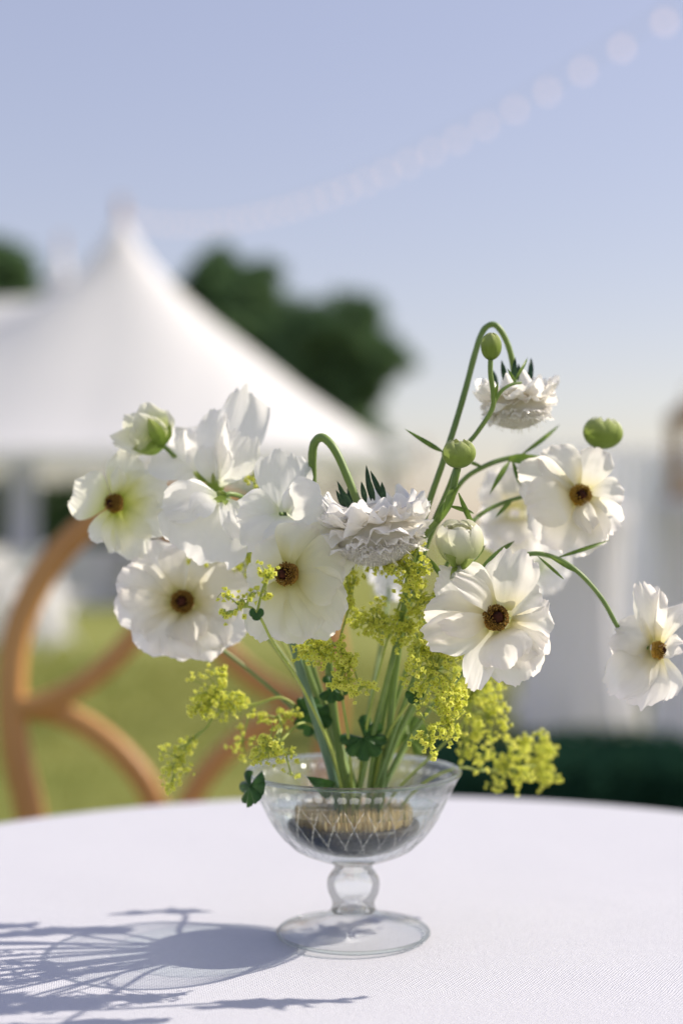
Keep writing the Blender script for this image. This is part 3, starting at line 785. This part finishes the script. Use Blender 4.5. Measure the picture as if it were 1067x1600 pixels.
ranunculus('white ranunculus with golden centre beside the round green bud', (907, 773), .775, [
    (901, 765, 846, 706, 6, 78, 18, .10, .14), (911, 762, 934, 700, 5, 72, -12, .08, .16), (920, 771, 974, 778, 4, 62, 0, .08, .12), (917, 780, 966, 826, 3, 66, 12, .10, .14),
    (910, 784, 934, 856, 2, 66, 0, .1, .1), (903, 785, 886, 866, 4, 96, 0, .08, .1), (897, 783, 836, 842, 7, 96), (893, 775, 826, 796, -5, 84, 0, .18, -.15), (893, 768, 806, 742, 8, 84), (910, 780, 918, 830, -7, 40, 30, .16, 0)],
    (.12, -1, .12), 17, M['ranunculus'],
    [(897, 782, .79), (862, 774, .795), (820, 776, .795), (780, 788, .79), (748, 806, .785), (726, 832, .785), (690, 900, .795), (640, 1030, .805), (598, 1170, .808), (582, 1292, .808)],
    'anther_gold', leaves=[((748, 806, .784), (690, 858, .775), 14, .78), ((800, 780, .793), (772, 810, .785), 10, .79)], seed=6, jag=.02)
ranunculus('side-on white ranunculus nodding alone at the end of a long stem', (1032, 1016), .755, [
    (1018, 1006, 994, 912, 4, 56, 40, .08, .2), (1024, 1003, 1026, 918, 7, 56, -20, .1, .2), (1032, 1003, 1074, 940, 2, 60, -35, .1, .2), (1016, 1010, 958, 992, 0, 84, 0, .18, -.2), (1014, 1014, 962, 1026, 2, 70, 0, .15, -.1),
    (1020, 1020, 946, 1082, -3, 76, 10, .1, .1), (1024, 1024, 990, 1104, -4, 80, 0, .12, .1), (1030, 1024, 1036, 1096, -2, 62, -20, .12, .1), (1034, 1020, 1064, 1008, -6, 48, -40, .1, .1)],
    (.95, -.55, .05), 14, M['ranunculus'],
    [(1012, 1012, .758), (985, 1004, .758), (965, 980, .758), (940, 936, .758), (905, 896, .758), (868, 872, .76), (826, 866, .76), (786, 890, .765), (720, 980, .775), (640, 1110, .79), (592, 1225, .80), (580, 1292, .803)],
    'anther_gold', leaves=[((868, 872, .76), (952, 846, .775), 9, .76), ((905, 896, .758), (850, 862, .748), 10, .75), ((880, 905, .75), (838, 866, .75), 7, .75)], seed=7, sr=(.0014, .0012))
ranunculus('pale lemon ranunculus turned sideways just under the half-open pale green one', (176, 786), .80, [
    (168, 786, 114, 764, -5, 82, 0, .16, -.15), (182, 776, 206, 702, 2, 60, 0, .1, .1), (178, 778, 186, 730, -6, 30, 30), (190, 782, 240, 742, 6, 62), (192, 786, 268, 774, 3, 70, 0, .1, .1), (194, 792, 258, 822, -2, 66, 0, .12, .1),
    (190, 798, 222, 870, -3, 66, 0, .1, .1), (182, 800, 178, 866, -4, 52, 0, .14, 0), (177, 796, 150, 848, -2, 48, -10, .12, .1)],
    (-.75, -.8, .0), 15, M['lemon'],
    [(195, 790, .81), (240, 820, .83), (320, 890, .85), (430, 1010, .85), (505, 1130, .835), (538, 1235, .818), (543, 1292, .815)], seed=8, jag=.03)
ranunculus('blush white ranunculus half hidden behind the golden-centred one', (800, 800), .90, [
    (800, 795, 770, 735, 5, 80), (805, 795, 820, 725, 6, 80), (795, 805, 750, 800, 3, 80), (798, 812, 775, 868, 0, 90), (808, 812, 832, 880, 0, 100), (812, 800, 858, 800, 3, 90), (800, 808, 800, 850, -8, 80)],
    (-.2, 1, .0), 0, M['ranunculus'],
    [(802, 808, .91), (790, 860, .90), (730, 980, .87), (640, 1120, .84), (590, 1235, .82), (575, 1292, .815)], seed=9)
ranunculus('far white ranunculus, soft and pale, behind the sharp one', (850, 880), .93, [
    (845, 880, 880, 850, 3, 70), (845, 885, 884, 905, 0, 80), (840, 890, 840, 930, -2, 80), (838, 880, 800, 890, 2, 80), (842, 876, 835, 835, 4, 70)],
    (.3, 1, .2), 0, M['pea'], [(845, 885, .94), (800, 960, .91), (690, 1080, .86), (600, 1230, .82), (583, 1292, .815)], seed=10)
ranunculus('plain white ranunculus half hidden behind the tall scabiosa stem', (612, 880), .90, [
    (612, 880, 585, 915, 0, 60), (615, 885, 625, 935, 0, 70), (618, 880, 660, 900, 2, 60), (612, 874, 600, 830, 3, 60), (618, 874, 645, 840, 3, 60)],
    (.1, 1, .3), 0, M['pea'], [(612, 885, .91), (600, 980, .88), (575, 1120, .84), (560, 1235, .82), (556, 1292, .82)], seed=20)

# --- buds and half-open heads
def bud(parent, c, d, rx, ry, axis, n=6, m='sepal', open_=.0, layers=1, seed=1, name='sepal', tipm=None):
    """overlapping sepals wrapped on an egg; axis points to the tip"""
    C = P(c[0], c[1], d); ax = Vector(axis).normalized(); a = ax.orthogonal().normalized(); b = ax.cross(a); r = random.Random(seed)
    s = pxm(d); RX, RY = rx * s, ry * s
    for ly in range(layers):
        sc = 1 - .2 * ly
        for k in range(n):
            th = 2 * pi * (k + .5 * ly) / n + r.uniform(-.1, .1); mb = MB(); mb.uv = []
            nu, nv = 10, 12; hw = 2 * pi / n * .78; pf = .93 + .10 * (k % 2) + .06 * r.random()
            for j in range(nv + 1):
                v = j / nv
                ph = (pi * (.04 + v * (.90 - open_ * .55 + ly * .03)))
                taper = sin(min(1, v / .5) * pi / 2) * (1 - .80 * max(0, (v - .5) / .5) ** 1.8) if tipm is None else sin(min(1, v / .45) * pi / 2) * (1 - .45 * max(0, (v - .55) / .45) ** 2)
                taper = .35 + .65 * taper if v < .5 else taper
                for i in range(nu + 1):
                    u = -1 + 2 * i / nu
                    t = th + u * hw * taper
                    R = RX * sc * pf * (1 - .07 * u * u * (1 if k % 2 else -1)) * sin(ph) * (1 + open_ * .5 * v ** 2) * (1 + .05 * (1 - u * u)) * (1 + .03 * noise.noise(Vector((u * 2, v * 3, seed + k))))
                    z = -RY * cos(ph) * sc - RY * (.06 * u * u * v)
                    mb.v.append(tuple(C + (a * cos(t) + b * sin(t)) * R + ax * z)); mb.uv.append((i / nu, v))
            for j in range(nv):
                for i in range(nu):
                    q = j * (nu + 1) + i; mb.f.append((q, q + 1, q + nu + 2, q + nu + 1))
            mb.build(name, tipm if tipm is not None and ly >= 0 else M[m], parent)
    k = MB(); k.lathe([(0, -.80), (.45, -.66), (.72, -.25), (.74, .1), (.55, .5), (.25, .72), (0, .78)], 16)
    Rm = Matrix((a, b, ax)).transposed(); cs = 1 - .5 * open_; k.v = [tuple(C + Rm @ Vector((v[0] * RX * cs, v[1] * RX * cs, (v[2] - .15 * open_) * RY * cs))) for v in k.v]; k.uv = [(.5, .8)] * len(k.v)
    k.build('core', M['greenish'] if tipm is not None else M['sepal'], parent)
BG = 'green ranunculus buds'
t = thing('ranunculus_bud', 'small closed green bud under the arching scabiosa stem', 'bud', tuple(P(767, 541, .75)), BG)
bud(t, (767, 541), .75, 16, 22, (.02, -.15, 1), 5, seed=2)
stem(t, [(766, 562, .75), (766, 585, .75), (770, 615, .752), (768, 640, .755), (745, 676, .76), (722, 706, .762), (700, 762, .768), (668, 836, .775), (640, 910, .78), (612, 1040, .79), (584, 1170, .80), (570, 1292, .805)], .0011, .0014)
stem(t, [(769, 634, .755), (782, 612, .755), (798, 601, .757), (814, 598, .76)], .0007, .0012, name='side_shoot')
leaf(t, (770, 628, .754), (778, 596, .75), 9, .75); leaf(t, (800, 600, .757), (826, 560, .77), 7, .76); leaf(t, (806, 598, .758), (790, 575, .75), 7, .76)
t = thing('ranunculus_bud', 'fuzzy green bud opening at the tip in the middle of the stems', 'bud', tuple(P(716, 708, .728)), BG)
bud(t, (716, 708), .728, 24, 24, (.0, -.2, 1), 6, open_=.17, seed=3)
stem(t, [(715, 730, .73), (710, 752, .73), (704, 782, .735), (690, 806, .74), (668, 832, .745), (648, 862, .752), (636, 920, .76), (618, 1010, .775), (590, 1120, .79), (562, 1232, .80), (558, 1292, .803)], .0015, .0019)
leaf(t, (680, 818, .742), (722, 756, .728), 20, .73, bend=.2); leaf(t, (708, 760, .73), (690, 800, .725), 12, .73); leaf(t, (700, 790, .735), (740, 800, .75), 10, .73); leaf(t, (716, 770, .74), (742, 838, .75), 12, .74, 'leaf')
t = thing('ranunculus_bud', 'plump round green bud above the golden-centred flower', 'bud', tuple(P(940, 676, .80)), BG)
bud(t, (940, 676), .80, 29, 26, (.12, -.1, 1), 6, open_=.13, seed=4)
stem(t, [(934, 700, .80), (922, 712, .80), (896, 722, .80), (862, 720, .80), (826, 714, .80), (790, 717, .795), (754, 730, .79), (722, 752, .79), (696, 794, .79), (664, 860, .795), (624, 1010, .805), (592, 1160, .81), (575, 1292, .81)], .0013, .0016)
leaf(t, (790, 717, .795), (848, 716, .79), 22, .79, bend=.12); leaf(t, (812, 712, .797), (876, 668, .815), 10, .8); leaf(t, (800, 720, .79), (818, 770, .785), 10, .79); leaf(t, (796, 720, .79), (760, 772, .78), 12, .79)
leaf(t, (754, 730, .79), (720, 716, .785), 8, .79); leaf(t, (700, 790, .789), (684, 812, .78), 12, .79)
t = thing('ranunculus_bud', 'half-open greenish white bud above the sharp white flower', 'bud', tuple(P(718, 846, .735)), BG)
bud(t, (718, 846), .735, 34, 38, (-.05, -.35, 1), 5, open_=.30, layers=3, seed=5, name='petal', tipm=M['greenish'])
stem(t, [(716, 884, .738), (706, 910, .745), (676, 985, .765), (628, 1110, .785), (586, 1235, .80), (572, 1292, .805)], .0013, .0014)
for a_, b_ in (((716, 884, .736), (690, 862, .722)), ((716, 885, .736), (744, 872, .724)), ((718, 884, .736), (700, 905, .73))): leaf(t, a_, b_, 16, .73, 'sepal', .15)
leaf(t, (705, 905, .745), (760, 855, .765), 14, .75); leaf(t, (700, 915, .745), (668, 868, .76), 11, .75); leaf(t, (742, 900, .75), (798, 842, .77), 15, .76)
t = thing('ranunculus_bud', 'half-open pale green ranunculus beside the topmost sweet pea', 'bud', tuple(P(215, 672, .80)), BG)
for i, p in enumerate([(250, 694, 174, 688, -3, 44, 0, .2, -.1), (248, 690, 196, 650, 2, 56, 0, .2, .1), (250, 688, 226, 630, 0, 54, 0, .18, .1), (251, 690, 248, 640, 4, 46, 0, .15, .1), (250, 692, 206, 668, -8, 48, 0, .25, -.2), (250, 690, 214, 646, -9, 40, 10, .25, .0), (252, 692, 236, 650, -7, 36, 0, .25, 0)]):
    petal(t, P(p[0], p[1], .803), P(p[2], p[3], .80 + p[4] / 1000), p[5] * pxm(.8), M['lemon' if i in (0, 3) else 'greenish'], p[6], p[7], p[8], .05, .03, seed=300 + i)
for a_, b_ in (((256, 698, .80), (206, 702, .795)), ((255, 695, .798), (232, 650, .79)), ((256, 696, .80), (258, 656, .805))): leaf(t, a_, b_, 24, .8, 'sepal', .12)
stem(t, [(252, 694, .802), (270, 710, .81), (296, 745, .825), (350, 810, .845), (440, 950, .85), (510, 1120, .835), (545, 1235, .82), (548, 1292, .818)], .0013, .0014)

# --- scabiosa
def scabiosa(label, C, axis, R, st, d, bracts, seed, sr=.0022, core=260):
    t = thing('scabiosa', label, 'flower', tuple(C), 'white scabiosa heads')
    ax = Vector(axis).normalized(); a = ax.orthogonal().normalized(); b = ax.cross(a); r = random.Random(seed)
    for ring, (cnt, r0, r1, z0, z1, wd) in enumerate(((9, .2, .96, -.06, -.16, .95), (9, .25, 1.05, .04, .10, .95), (10, .3, 1.02, .16, .34, .80), (12, .35, .95, .32, .56, .5), (14, .4, .86, .46, .74, .34))):
        for k in range(cnt):
            th = 2 * pi * (k + .5 * (ring % 2)) / cnt + r.uniform(-.12, .12); dd = a * cos(th) + b * sin(th); q = r.uniform(.9, 1.1)
            petal(t, C + dd * r0 * R + ax * z0 * R, C + dd * r1 * R * q + ax * (z1 + r.uniform(-.08, .08)) * R, wd * R, M['scabiosa'], r.uniform(-18, 18), .14, r.uniform(-.1, .25), .12, .035, nu=24, nv=20,
                  nrm=ax * 1.0 + dd * .25, seed=seed * 1000 + ring * 50 + k, bw=.45, tr=.14, vm=.5, ed=.12, rf=r.uniform(1.6, 2.6), curl=r.uniform(-.25, .05) if ring < 2 else .1)
    # pin-cushion of tiny frilled florets
    mb = MB()
    for i in range(core):
        f = sqrt((i + .5) / core); th = i * 2.399963; dd = a * cos(th) + b * sin(th)
        n = (ax * (1.15 - .6 * f) + dd * f * .9).normalized()
        p = C + dd * f * .80 * R + ax * (.98 - .34 * f * f) * R
        o = n.orthogonal().normalized(); o = Matrix.Rotation(r.random() * 6, 3, n) @ o; o2 = n.cross(o); s = R * .075
        k = 5; vs = [p - n * s * 2.5]
        for q in range(k * 2):
            t_ = 2 * pi * q / (k * 2); rr = s * (1.05 if q % 2 == 0 else .5) * r.uniform(.8, 1.2)
            vs.append(p + (o * cos(t_) + o2 * sin(t_)) * rr + n * s * (.5 if q % 2 == 0 else .1))
        mb.add(vs, [(0, 1 + q, 1 + (q + 1) % (k * 2)) for q in range(k * 2)])
        if i % 3 == 0:   # thread-like filament
            e = p + n * s * r.uniform(1.6, 2.6) + o * s * .4; w_ = R * .012
            mb.add([p + o * w_, p - o * w_, e - o * w_ * .6, e + o * w_ * .6, e + n * w_ * 3], [(0, 1, 2, 3), (3, 2, 4)])
    mb.uv = [(.5, .9)] * len(mb.v)
    mb.build('floret_cushion', M['scabiosa'], t, kind='stuff')
    k = MB(); k.lathe([(0, -.14), (.24, -.12), (.40, 0), (.58, .22), (.72, .5), (.68, .74), (.45, .9), (0, .96)], 24)
    Rm = Matrix((a, b, ax)).transposed(); k.v = [tuple(C + Rm @ (Vector(v) * R)) for v in k.v]; k.uv = [(.5, .35)] * len(k.v)
    k.build('receptacle', M['scabiosa'], t)
    for bq in bracts: leaf(t, *bq, 9, d, 'bract', .14, 0, 'bract')
    stem(t, st, sr, sr * .85, 'stem_lime' if False else 'stem')
    return t
C1 = P(583, 798, .745)
scabiosa('big ruffled white scabiosa hanging from a hooked green stem', C1, (.14, .02, -.99), 86 * pxm(.745),
    [(560, 790, .748), (548, 758, .748), (528, 712, .75), (513, 690, .752), (500, 684, .755), (490, 697, .757), (488, 730, .76), (489, 790, .768), (496, 880, .785), (510, 1000, .795), (521, 1110, .80), (538, 1232, .806), (544, 1292, .807)], .745,
    [((545, 795, .742), (527, 750, .738)), ((552, 796, .738), (531, 757, .733)), ((540, 795, .745), (523, 766, .742)), ((548, 795, .75), (546, 760, .755)), ((572, 785, .738), (562, 752, .735)), ((585, 782, .742), (572, 740, .74)), ((598, 780, .745), (578, 735, .745)), ((600, 784, .742), (596, 752, .74)), ((580, 782, .745), (571, 726, .745))], 1, .0026)
C2 = P(806, 608, .785)
scabiosa('smaller white scabiosa nodding from the tallest arching stem', C2, (.10, .04, -.99), 62 * pxm(.785),
    [(803, 598, .783), (800, 565, .782), (792, 536, .781), (780, 514, .78), (768, 507, .78), (754, 518, .78), (742, 552, .778), (728, 605, .775), (712, 660, .772), (692, 722, .77), (668, 792, .772), (646, 872, .778), (630, 960, .785), (618, 1050, .79), (608, 1140, .795), (597, 1232, .80), (590, 1292, .803)], .785,
    [((790, 600, .78), (784, 562, .778)), ((803, 600, .775), (802, 558, .773)), ((812, 600, .78), (808, 568, .778)), ((826, 604, .785), (832, 560, .79)), ((838, 612, .785), (842, 592, .785)), ((775, 605, .79), (770, 578, .79))], 2, .0019, 160)

# --- sweet peas
def sweet_pea(label, petals, st, calyx, d, seed):
    t = thing('sweet_pea', label, 'flower', tuple(P(petals[0][0], petals[0][1], d)), 'white sweet pea blossoms')
    for i, p in enumerate(petals):
        bx, by, tx, ty, bd, td, W, roll, bend, cup, ruf = p
        petal(t, P(bx, by, d + bd / 1000), P(tx, ty, d + td / 1000), W * pxm(d), M['pea'], roll, bend, cup, ruf * 1.7, .05, bw=.2, tr=.12, seed=seed * 37 + i, nu=26, nv=24, rf=1.5,
              name=('banner_petal', 'wing_petal', 'wing_petal', 'keel_petal', 'wing_petal')[min(i, 4)])
    for a_, b_ in calyx: leaf(t, a_, b_, 11, d, 'sepal', .1, 0, 'calyx_lobe')
    stem(t, st, .0016, .0013)
    return t
sweet_pea('tall white sweet pea standing highest against the tent', [
    (338, 752, 378, 604, 2, 4, 92, 35, .10, .35, .07), (336, 752, 352, 640, -4, -9, 62, -30, .12, .3, .06), (340, 758, 386, 680, -3, -12, 74, 10, .14, -.2, .07), (338, 760, 342, 700, -6, -8, 44, 60, .1, .2, .03), (334, 754, 330, 690, -6, -14, 60, 0, .12, .2, .06)],
    [(336, 758, .80), (350, 772, .805), (372, 800, .82), (410, 870, .835), (470, 1010, .835), (520, 1140, .825), (552, 1235, .815), (556, 1292, .815)],
    [((338, 772, .798), (318, 742, .795)), ((340, 772, .795), (330, 738, .79)), ((342, 770, .80), (350, 744, .80))], .80, 1)
sweet_pea('white sweet pea with folded wings beside the pale green half-open bud', [
    (316, 738, 262, 690, 2, 5, 118, 10, .12, .2, .07), (312, 738, 278, 752, 0, -6, 46, 0, .12, .2, .06), (314, 736, 300, 668, 1, -4, 60, -20, .1, .25, .06), (312, 734, 292, 706, -3, -8, 34, 30, .1, .2, .04)],
    [(314, 736, .805), (322, 750, .808), (352, 790, .82), (400, 880, .845), (470, 1040, .845), (530, 1160, .83), (556, 1235, .822), (558, 1292, .82)],
    [((322, 752, .80), (300, 738, .797)), ((320, 750, .798), (308, 724, .795)), ((324, 748, .805), (330, 726, .805))], .81, 2)
sweet_pea('white sweet pea drooping over the wide ranunculus', [
    (345, 778, 300, 872, 0, -6, 148, 0, .14, -.18, .06), (340, 776, 256, 800, -2, -8, 70, 20, .12, .25, .08), (348, 780, 382, 846, -2, -9, 62, -30, .12, .3, .08), (338, 774, 286, 760, 2, 2, 52, -30, .14, .3, .06), (336, 780, 300, 800, -7, -13, 50, 30, .2, .1, .05)],
    [(345, 778, .772), (362, 772, .776), (388, 790, .79), (420, 880, .81), (478, 1040, .82), (525, 1160, .818), (550, 1235, .815), (552, 1292, .815)],
    [((354, 778, .768), (328, 782, .762)), ((354, 776, .768), (338, 768, .765)), ((352, 780, .768), (352, 792, .762))], .77, 3)
sweet_pea('white sweet pea with upright banner next to the hooked stem', [
    (442, 800, 448, 706, 2, 4, 92, 0, .08, .22, .05), (436, 802, 372, 800, 0, -5, 78, 0, .12, .2, .08), (448, 802, 506, 782, -2, -8, 92, 0, .12, .1, .07), (438, 806, 400, 868, -3, -10, 84, 0, .14, -.1, .07), (444, 806, 446, 862, -6, -14, 66, 0, .16, -.2, .06), (446, 800, 466, 760, -3, -5, 46, 30, .1, .2, .05)],
    [(440, 802, .764), (430, 815, .77), (440, 880, .79), (476, 1000, .81), (520, 1140, .815), (548, 1235, .812), (549, 1292, .812)],
    [((430, 800, .758), (382, 778, .765)), ((428, 796, .765), (396, 764, .77)), ((432, 792, .77), (424, 772, .772)), ((428, 800, .762), (386, 796, .76))], .758, 4)

# --- lady's mantle sprays
def floret(mb, eye, p, n, s, r):
    o = n.orthogonal().normalized(); o = Matrix.Rotation(r.random() * 6.28, 3, n) @ o; o2 = n.cross(o)
    vs = [p]
    for k in range(16):
        t = 2 * pi * k / 16; q = k % 4
        rr = s * (1.0 if q == 0 else .72 if q == 2 else .42); zz = s * (.28 if q == 0 else .12 if q == 2 else .18)
        vs.append(p + (o * cos(t) + o2 * sin(t)) * rr + n * zz)
    vs.append(p - n * s * .75)
    fs = [(0, 1 + k, 1 + (k + 1) % 16) for k in range(16)] + [(17, 1 + (k + 4) % 16, 1 + k) for k in range(0, 16, 4)]
    mb.add(vs, fs)
    e = s * .24; c = p + n * s * .12
    eye.add([c + o * e, c + o2 * e, c - o * e, c - o2 * e, c + n * e], [(0, 1, 4), (1, 2, 4), (2, 3, 4), (3, 0, 4)])
def lobed_leaf(parent, c, d, rpx, nrm, up, m='leaf_dark', lobes=7, name='lobed_leaf'):
    C = P(c[0], c[1], d); n = Vector(nrm).normalized(); u = Vector(up); u = (u - n * u.dot(n)).normalized(); s = u.cross(n); R = rpx * pxm(d)
    mb = MB(); mb.uv = []; K = 84; J = 7
    for j in range(J + 1):
        v = j / J
        for k in range(K + 1):
            a = -2.65 + 5.3 * k / K; lb = abs(cos(a * lobes / 5.3 * pi)); e = 1 - .20 * (1 - lb) ** 1.6 - .045 * (k % 2)
            rr = R * v * (e if v > .7 else e * .5 + .5)
            z = R * (.16 * v * lb - .22 * v * v + .05 * sin(a * 3 + c[0]))
            mb.v.append(tuple(C + (u * cos(a) + s * sin(a)) * rr + n * z)); mb.uv.append((k / K, v))
    for j in range(J):
        for k in range(K):
            a = j * (K + 1) + k; mb.f.append((a, a + 1, a + K + 2, a + K + 1))
    return mb.build(name, M[m], parent)
def mantle(label, clusters, main, seed, leaves=(), s=.00175):
    """clusters: (cx, cy, depth, rx, ry, florets, index of the main stem point it springs from)"""
    r = random.Random(seed); mp = pts_px(main)
    t = thing('lady_mantle', label, 'flower spray', tuple(mp[0]), "lime green filler sprays")
    stem(t, main, .0009, .0006, 'stem_lime')
    tw = MB()
    for (cx, cy, d, rx, ry, n, src) in clusters:
        n = int(n * .85); rx *= 1.12; ry *= 1.12
        mb, eye = MB(), MB(); c = P(cx, cy, d); root = mp[src]; k = pxm(d)
        pp = spline([root, (root + c) / 2 + Vector((0, 0, .003)), c], 6); tw.tube(pp, [.0007 - .0003 * i / len(pp) for i in range(len(pp))], 6)
        subs = max(3, int(n / 5))
        cen = []
        arms = []
        for i in range(max(3, min(8, subs // 3))):
            th = 2 * pi * (i + r.random() * .7) / max(3, min(8, subs // 3)); ra = r.uniform(.7, 1.08)
            arms.append(Vector((cos(th) * rx * k * ra, r.uniform(-.6, .6) * min(rx, ry) * k, sin(th) * ry * k * ra)))
        for i in range(subs):
            g = min(rx, ry) * k * .17
            q = c + arms[i % len(arms)] * r.uniform(.12, 1.0) ** .8 + Vector((r.gauss(0, g), r.gauss(0, g), r.gauss(0, g))); cen.append(q)
            mid = (c + q) / 2 + Vector((0, 0, .001)); tw.tube([c.lerp(root, .12 * r.random()), mid, q], [.0004, .0003, .00025], 4)
        for i in range(n):
            q = cen[i % subs]; dr = Vector((r.gauss(0, 1), r.gauss(0, 1), r.gauss(0, 1))).normalized()
            p = q + dr * r.uniform(.3, 1.0) * .0050
            nn = (dr + Vector((r.gauss(0, .35), -.45 + r.gauss(0, .35), .25 + r.gauss(0, .35)))).normalized()
            floret(mb, eye, p, nn, s * r.uniform(.7, 1.15), r)
            if i % 3 == 0: tw.tube([q, p - nn * s * .5], .0002, 3)
        o = mb.build('floret_cluster', M['floret'], t, False, 'stuff'); eye.build('floret_eyes', M['floret_eye'], o, False, 'stuff')
    tw.build('twigs', M['stem_lime'], t)
    for lf in leaves: lobed_leaf(t, *lf)
    return t
mantle('lime spray on a curved stalk reaching out toward the chair back', [(345, 1085, .79, 50, 42, 210, 3), (322, 1105, .785, 34, 20, 70, 3), (280, 1186, .79, 26, 38, 120, 2), (378, 1160, .81, 22, 22, 36, 4)],
       [(275, 1170, .79), (296, 1160, .79), (320, 1140, .792), (345, 1112, .795), (400, 1100, .80), (445, 1092, .805), (492, 1140, .81), (530, 1235, .81), (538, 1292, .81)], 31, [((488, 1118), .80, 34, (-.3, -1, .2), (-.3, 0, -1)), ((392, 1228), .775, 34, (-.8, -.6, .3), (.15, 0, -1))])
mantle('lime tuft hanging just over the bowl rim beside a dark lobed leaf', [(420, 1172, .762, 34, 28, 130, 2), (432, 1120, .80, 28, 18, 56, 1), (455, 1210, .765, 6, 8, 6, 2)],
       [(415, 1180, .765), (440, 1135, .79), (436, 1160, .775), (470, 1130, .79), (500, 1150, .80), (532, 1240, .808), (540, 1292, .808)], 32)
mantle('fine sharp lime sprig crossing the cream ranunculus', [(372, 945, .700, 32, 20, 34, 1), (352, 962, .70, 16, 8, 14, 0), (418, 905, .702, 13, 34, 46, 2), (398, 930, .70, 6, 10, 8, 1)],
       [(350, 962, .70), (385, 948, .70), (402, 958, .705), (412, 975, .712), (430, 1010, .73), (470, 1070, .76), (520, 1180, .79), (545, 1292, .80)], 33, [((401, 958), .699, 12, (0, -1, .2), (0, 0, -1), 'leaf_dark', 3)], s=.0017)
mantle('soft lime cluster between the wide ranunculus and the sweet peas', [(350, 872, .81, 40, 24, 110, 1), (400, 885, .81, 30, 26, 80, 1), (395, 742, .80, 12, 22, 26, 0), (452, 730, .80, 10, 14, 14, 0), (430, 770, .80, 16, 14, 20, 0)],
       [(400, 790, .81), (385, 870, .82), (420, 960, .83), (490, 1100, .83), (540, 1235, .82), (548, 1292, .82)], 34)
mantle('lime strand trailing below the cream ranunculus', [(545, 925, .765, 12, 50, 90, 1), (495, 1012, .75, 36, 26, 140, 2), (540, 1045, .748, 22, 50, 180, 2), (565, 1078, .75, 26, 12, 46, 2), (478, 1018, .755, 14, 20, 36, 2)],
       [(552, 880, .77), (550, 930, .77), (530, 1010, .765), (535, 1090, .78), (545, 1160, .79), (550, 1235, .80), (552, 1292, .80)], 35, [((482, 1108), .805, 24, (.2, -1, .3), (0, 0, 1)), ((520, 1075), .78, 26, (0, -1, .6), (1, 0, -.2))])
mantle('dense lime cluster under the fringe of the big scabiosa', [(585, 972, .76, 42, 26, 190, 2), (638, 890, .745, 30, 44, 220, 1), (600, 880, .75, 34, 16, 90, 1), (655, 940, .76, 26, 34, 130, 1), (630, 985, .765, 30, 22, 100, 2)],
       [(645, 860, .755), (632, 920, .765), (605, 1000, .775), (585, 1080, .785), (568, 1160, .795), (560, 1235, .805), (560, 1292, .805)], 36, [((568, 1152), .79, 38, (.1, -1, .5), (.5, 0, -.6))])
mantle('lime spray spilling under the sharp white ranunculus', [(680, 1045, .748, 44, 58, 330, 1), (655, 1010, .742, 16, 34, 60, 1), (672, 1150, .742, 18, 32, 66, 2), (704, 1135, .75, 22, 34, 80, 2), (700, 1090, .752, 34, 30, 120, 1)],
       [(660, 1000, .755), (650, 1060, .765), (640, 1095, .775), (610, 1140, .79), (590, 1200, .80), (578, 1292, .803)], 37, [((648, 1085), .755, 16, (.2, -1, .2), (.5, 0, -.8), 'leaf_dark', 5), ((640, 1150), .84, 34, (0, -1, .4), (.3, 0, 1), 'leaf', 7)])
mantle('soft lime mass behind the sharp white ranunculus', [(735, 1085, .82, 52, 52, 260, 1), (765, 1120, .83, 30, 36, 110, 1), (728, 1160, .82, 24, 40, 80, 1), (845, 1026, .85, 10, 10, 8, 0)],
       [(740, 1060, .825), (730, 1120, .825), (680, 1175, .82), (620, 1235, .815), (588, 1292, .812)], 38)
mantle('lime tufts reaching low past the bowl rim in front of the dark hedge', [(798, 1195, .845, 38, 40, 210, 1), (846, 1195, .875, 28, 48, 210, 0), (755, 1190, .83, 14, 14, 20, 2), (820, 1160, .86, 22, 20, 50, 1)],
       [(845, 1195, .87), (800, 1200, .85), (752, 1204, .835), (715, 1200, .825), (660, 1225, .815), (600, 1292, .81)], 39)
# stray blades in the bowl
t = thing('cut_leaf', 'single dark green leaf lying against the stems inside the bowl', 'leaf', tuple(P(490, 1225, .79)))
leaf(t, (520, 1238, .80), (472, 1212, .775), 30, .79, 'leaf_dark', .2, name='blade')
stem(t, [(520, 1238, .80), (530, 1262, .803), (536, 1292, .805)], .0008, name='leaf_stalk')
# thin blade springing left of the tall stem
t = thing('cut_leaf', 'thin green blade curling off the tall arching stem', 'leaf', tuple(P(690, 702, .77)))
leaf(t, (692, 706, .77), (628, 674, .76), 11, .77, 'leaf', .25, name='blade')
stem(t, [(692, 706, .77), (690, 730, .771), (682, 752, .772)], .0007, name='leaf_stalk')
bpy.context.view_layer.update()
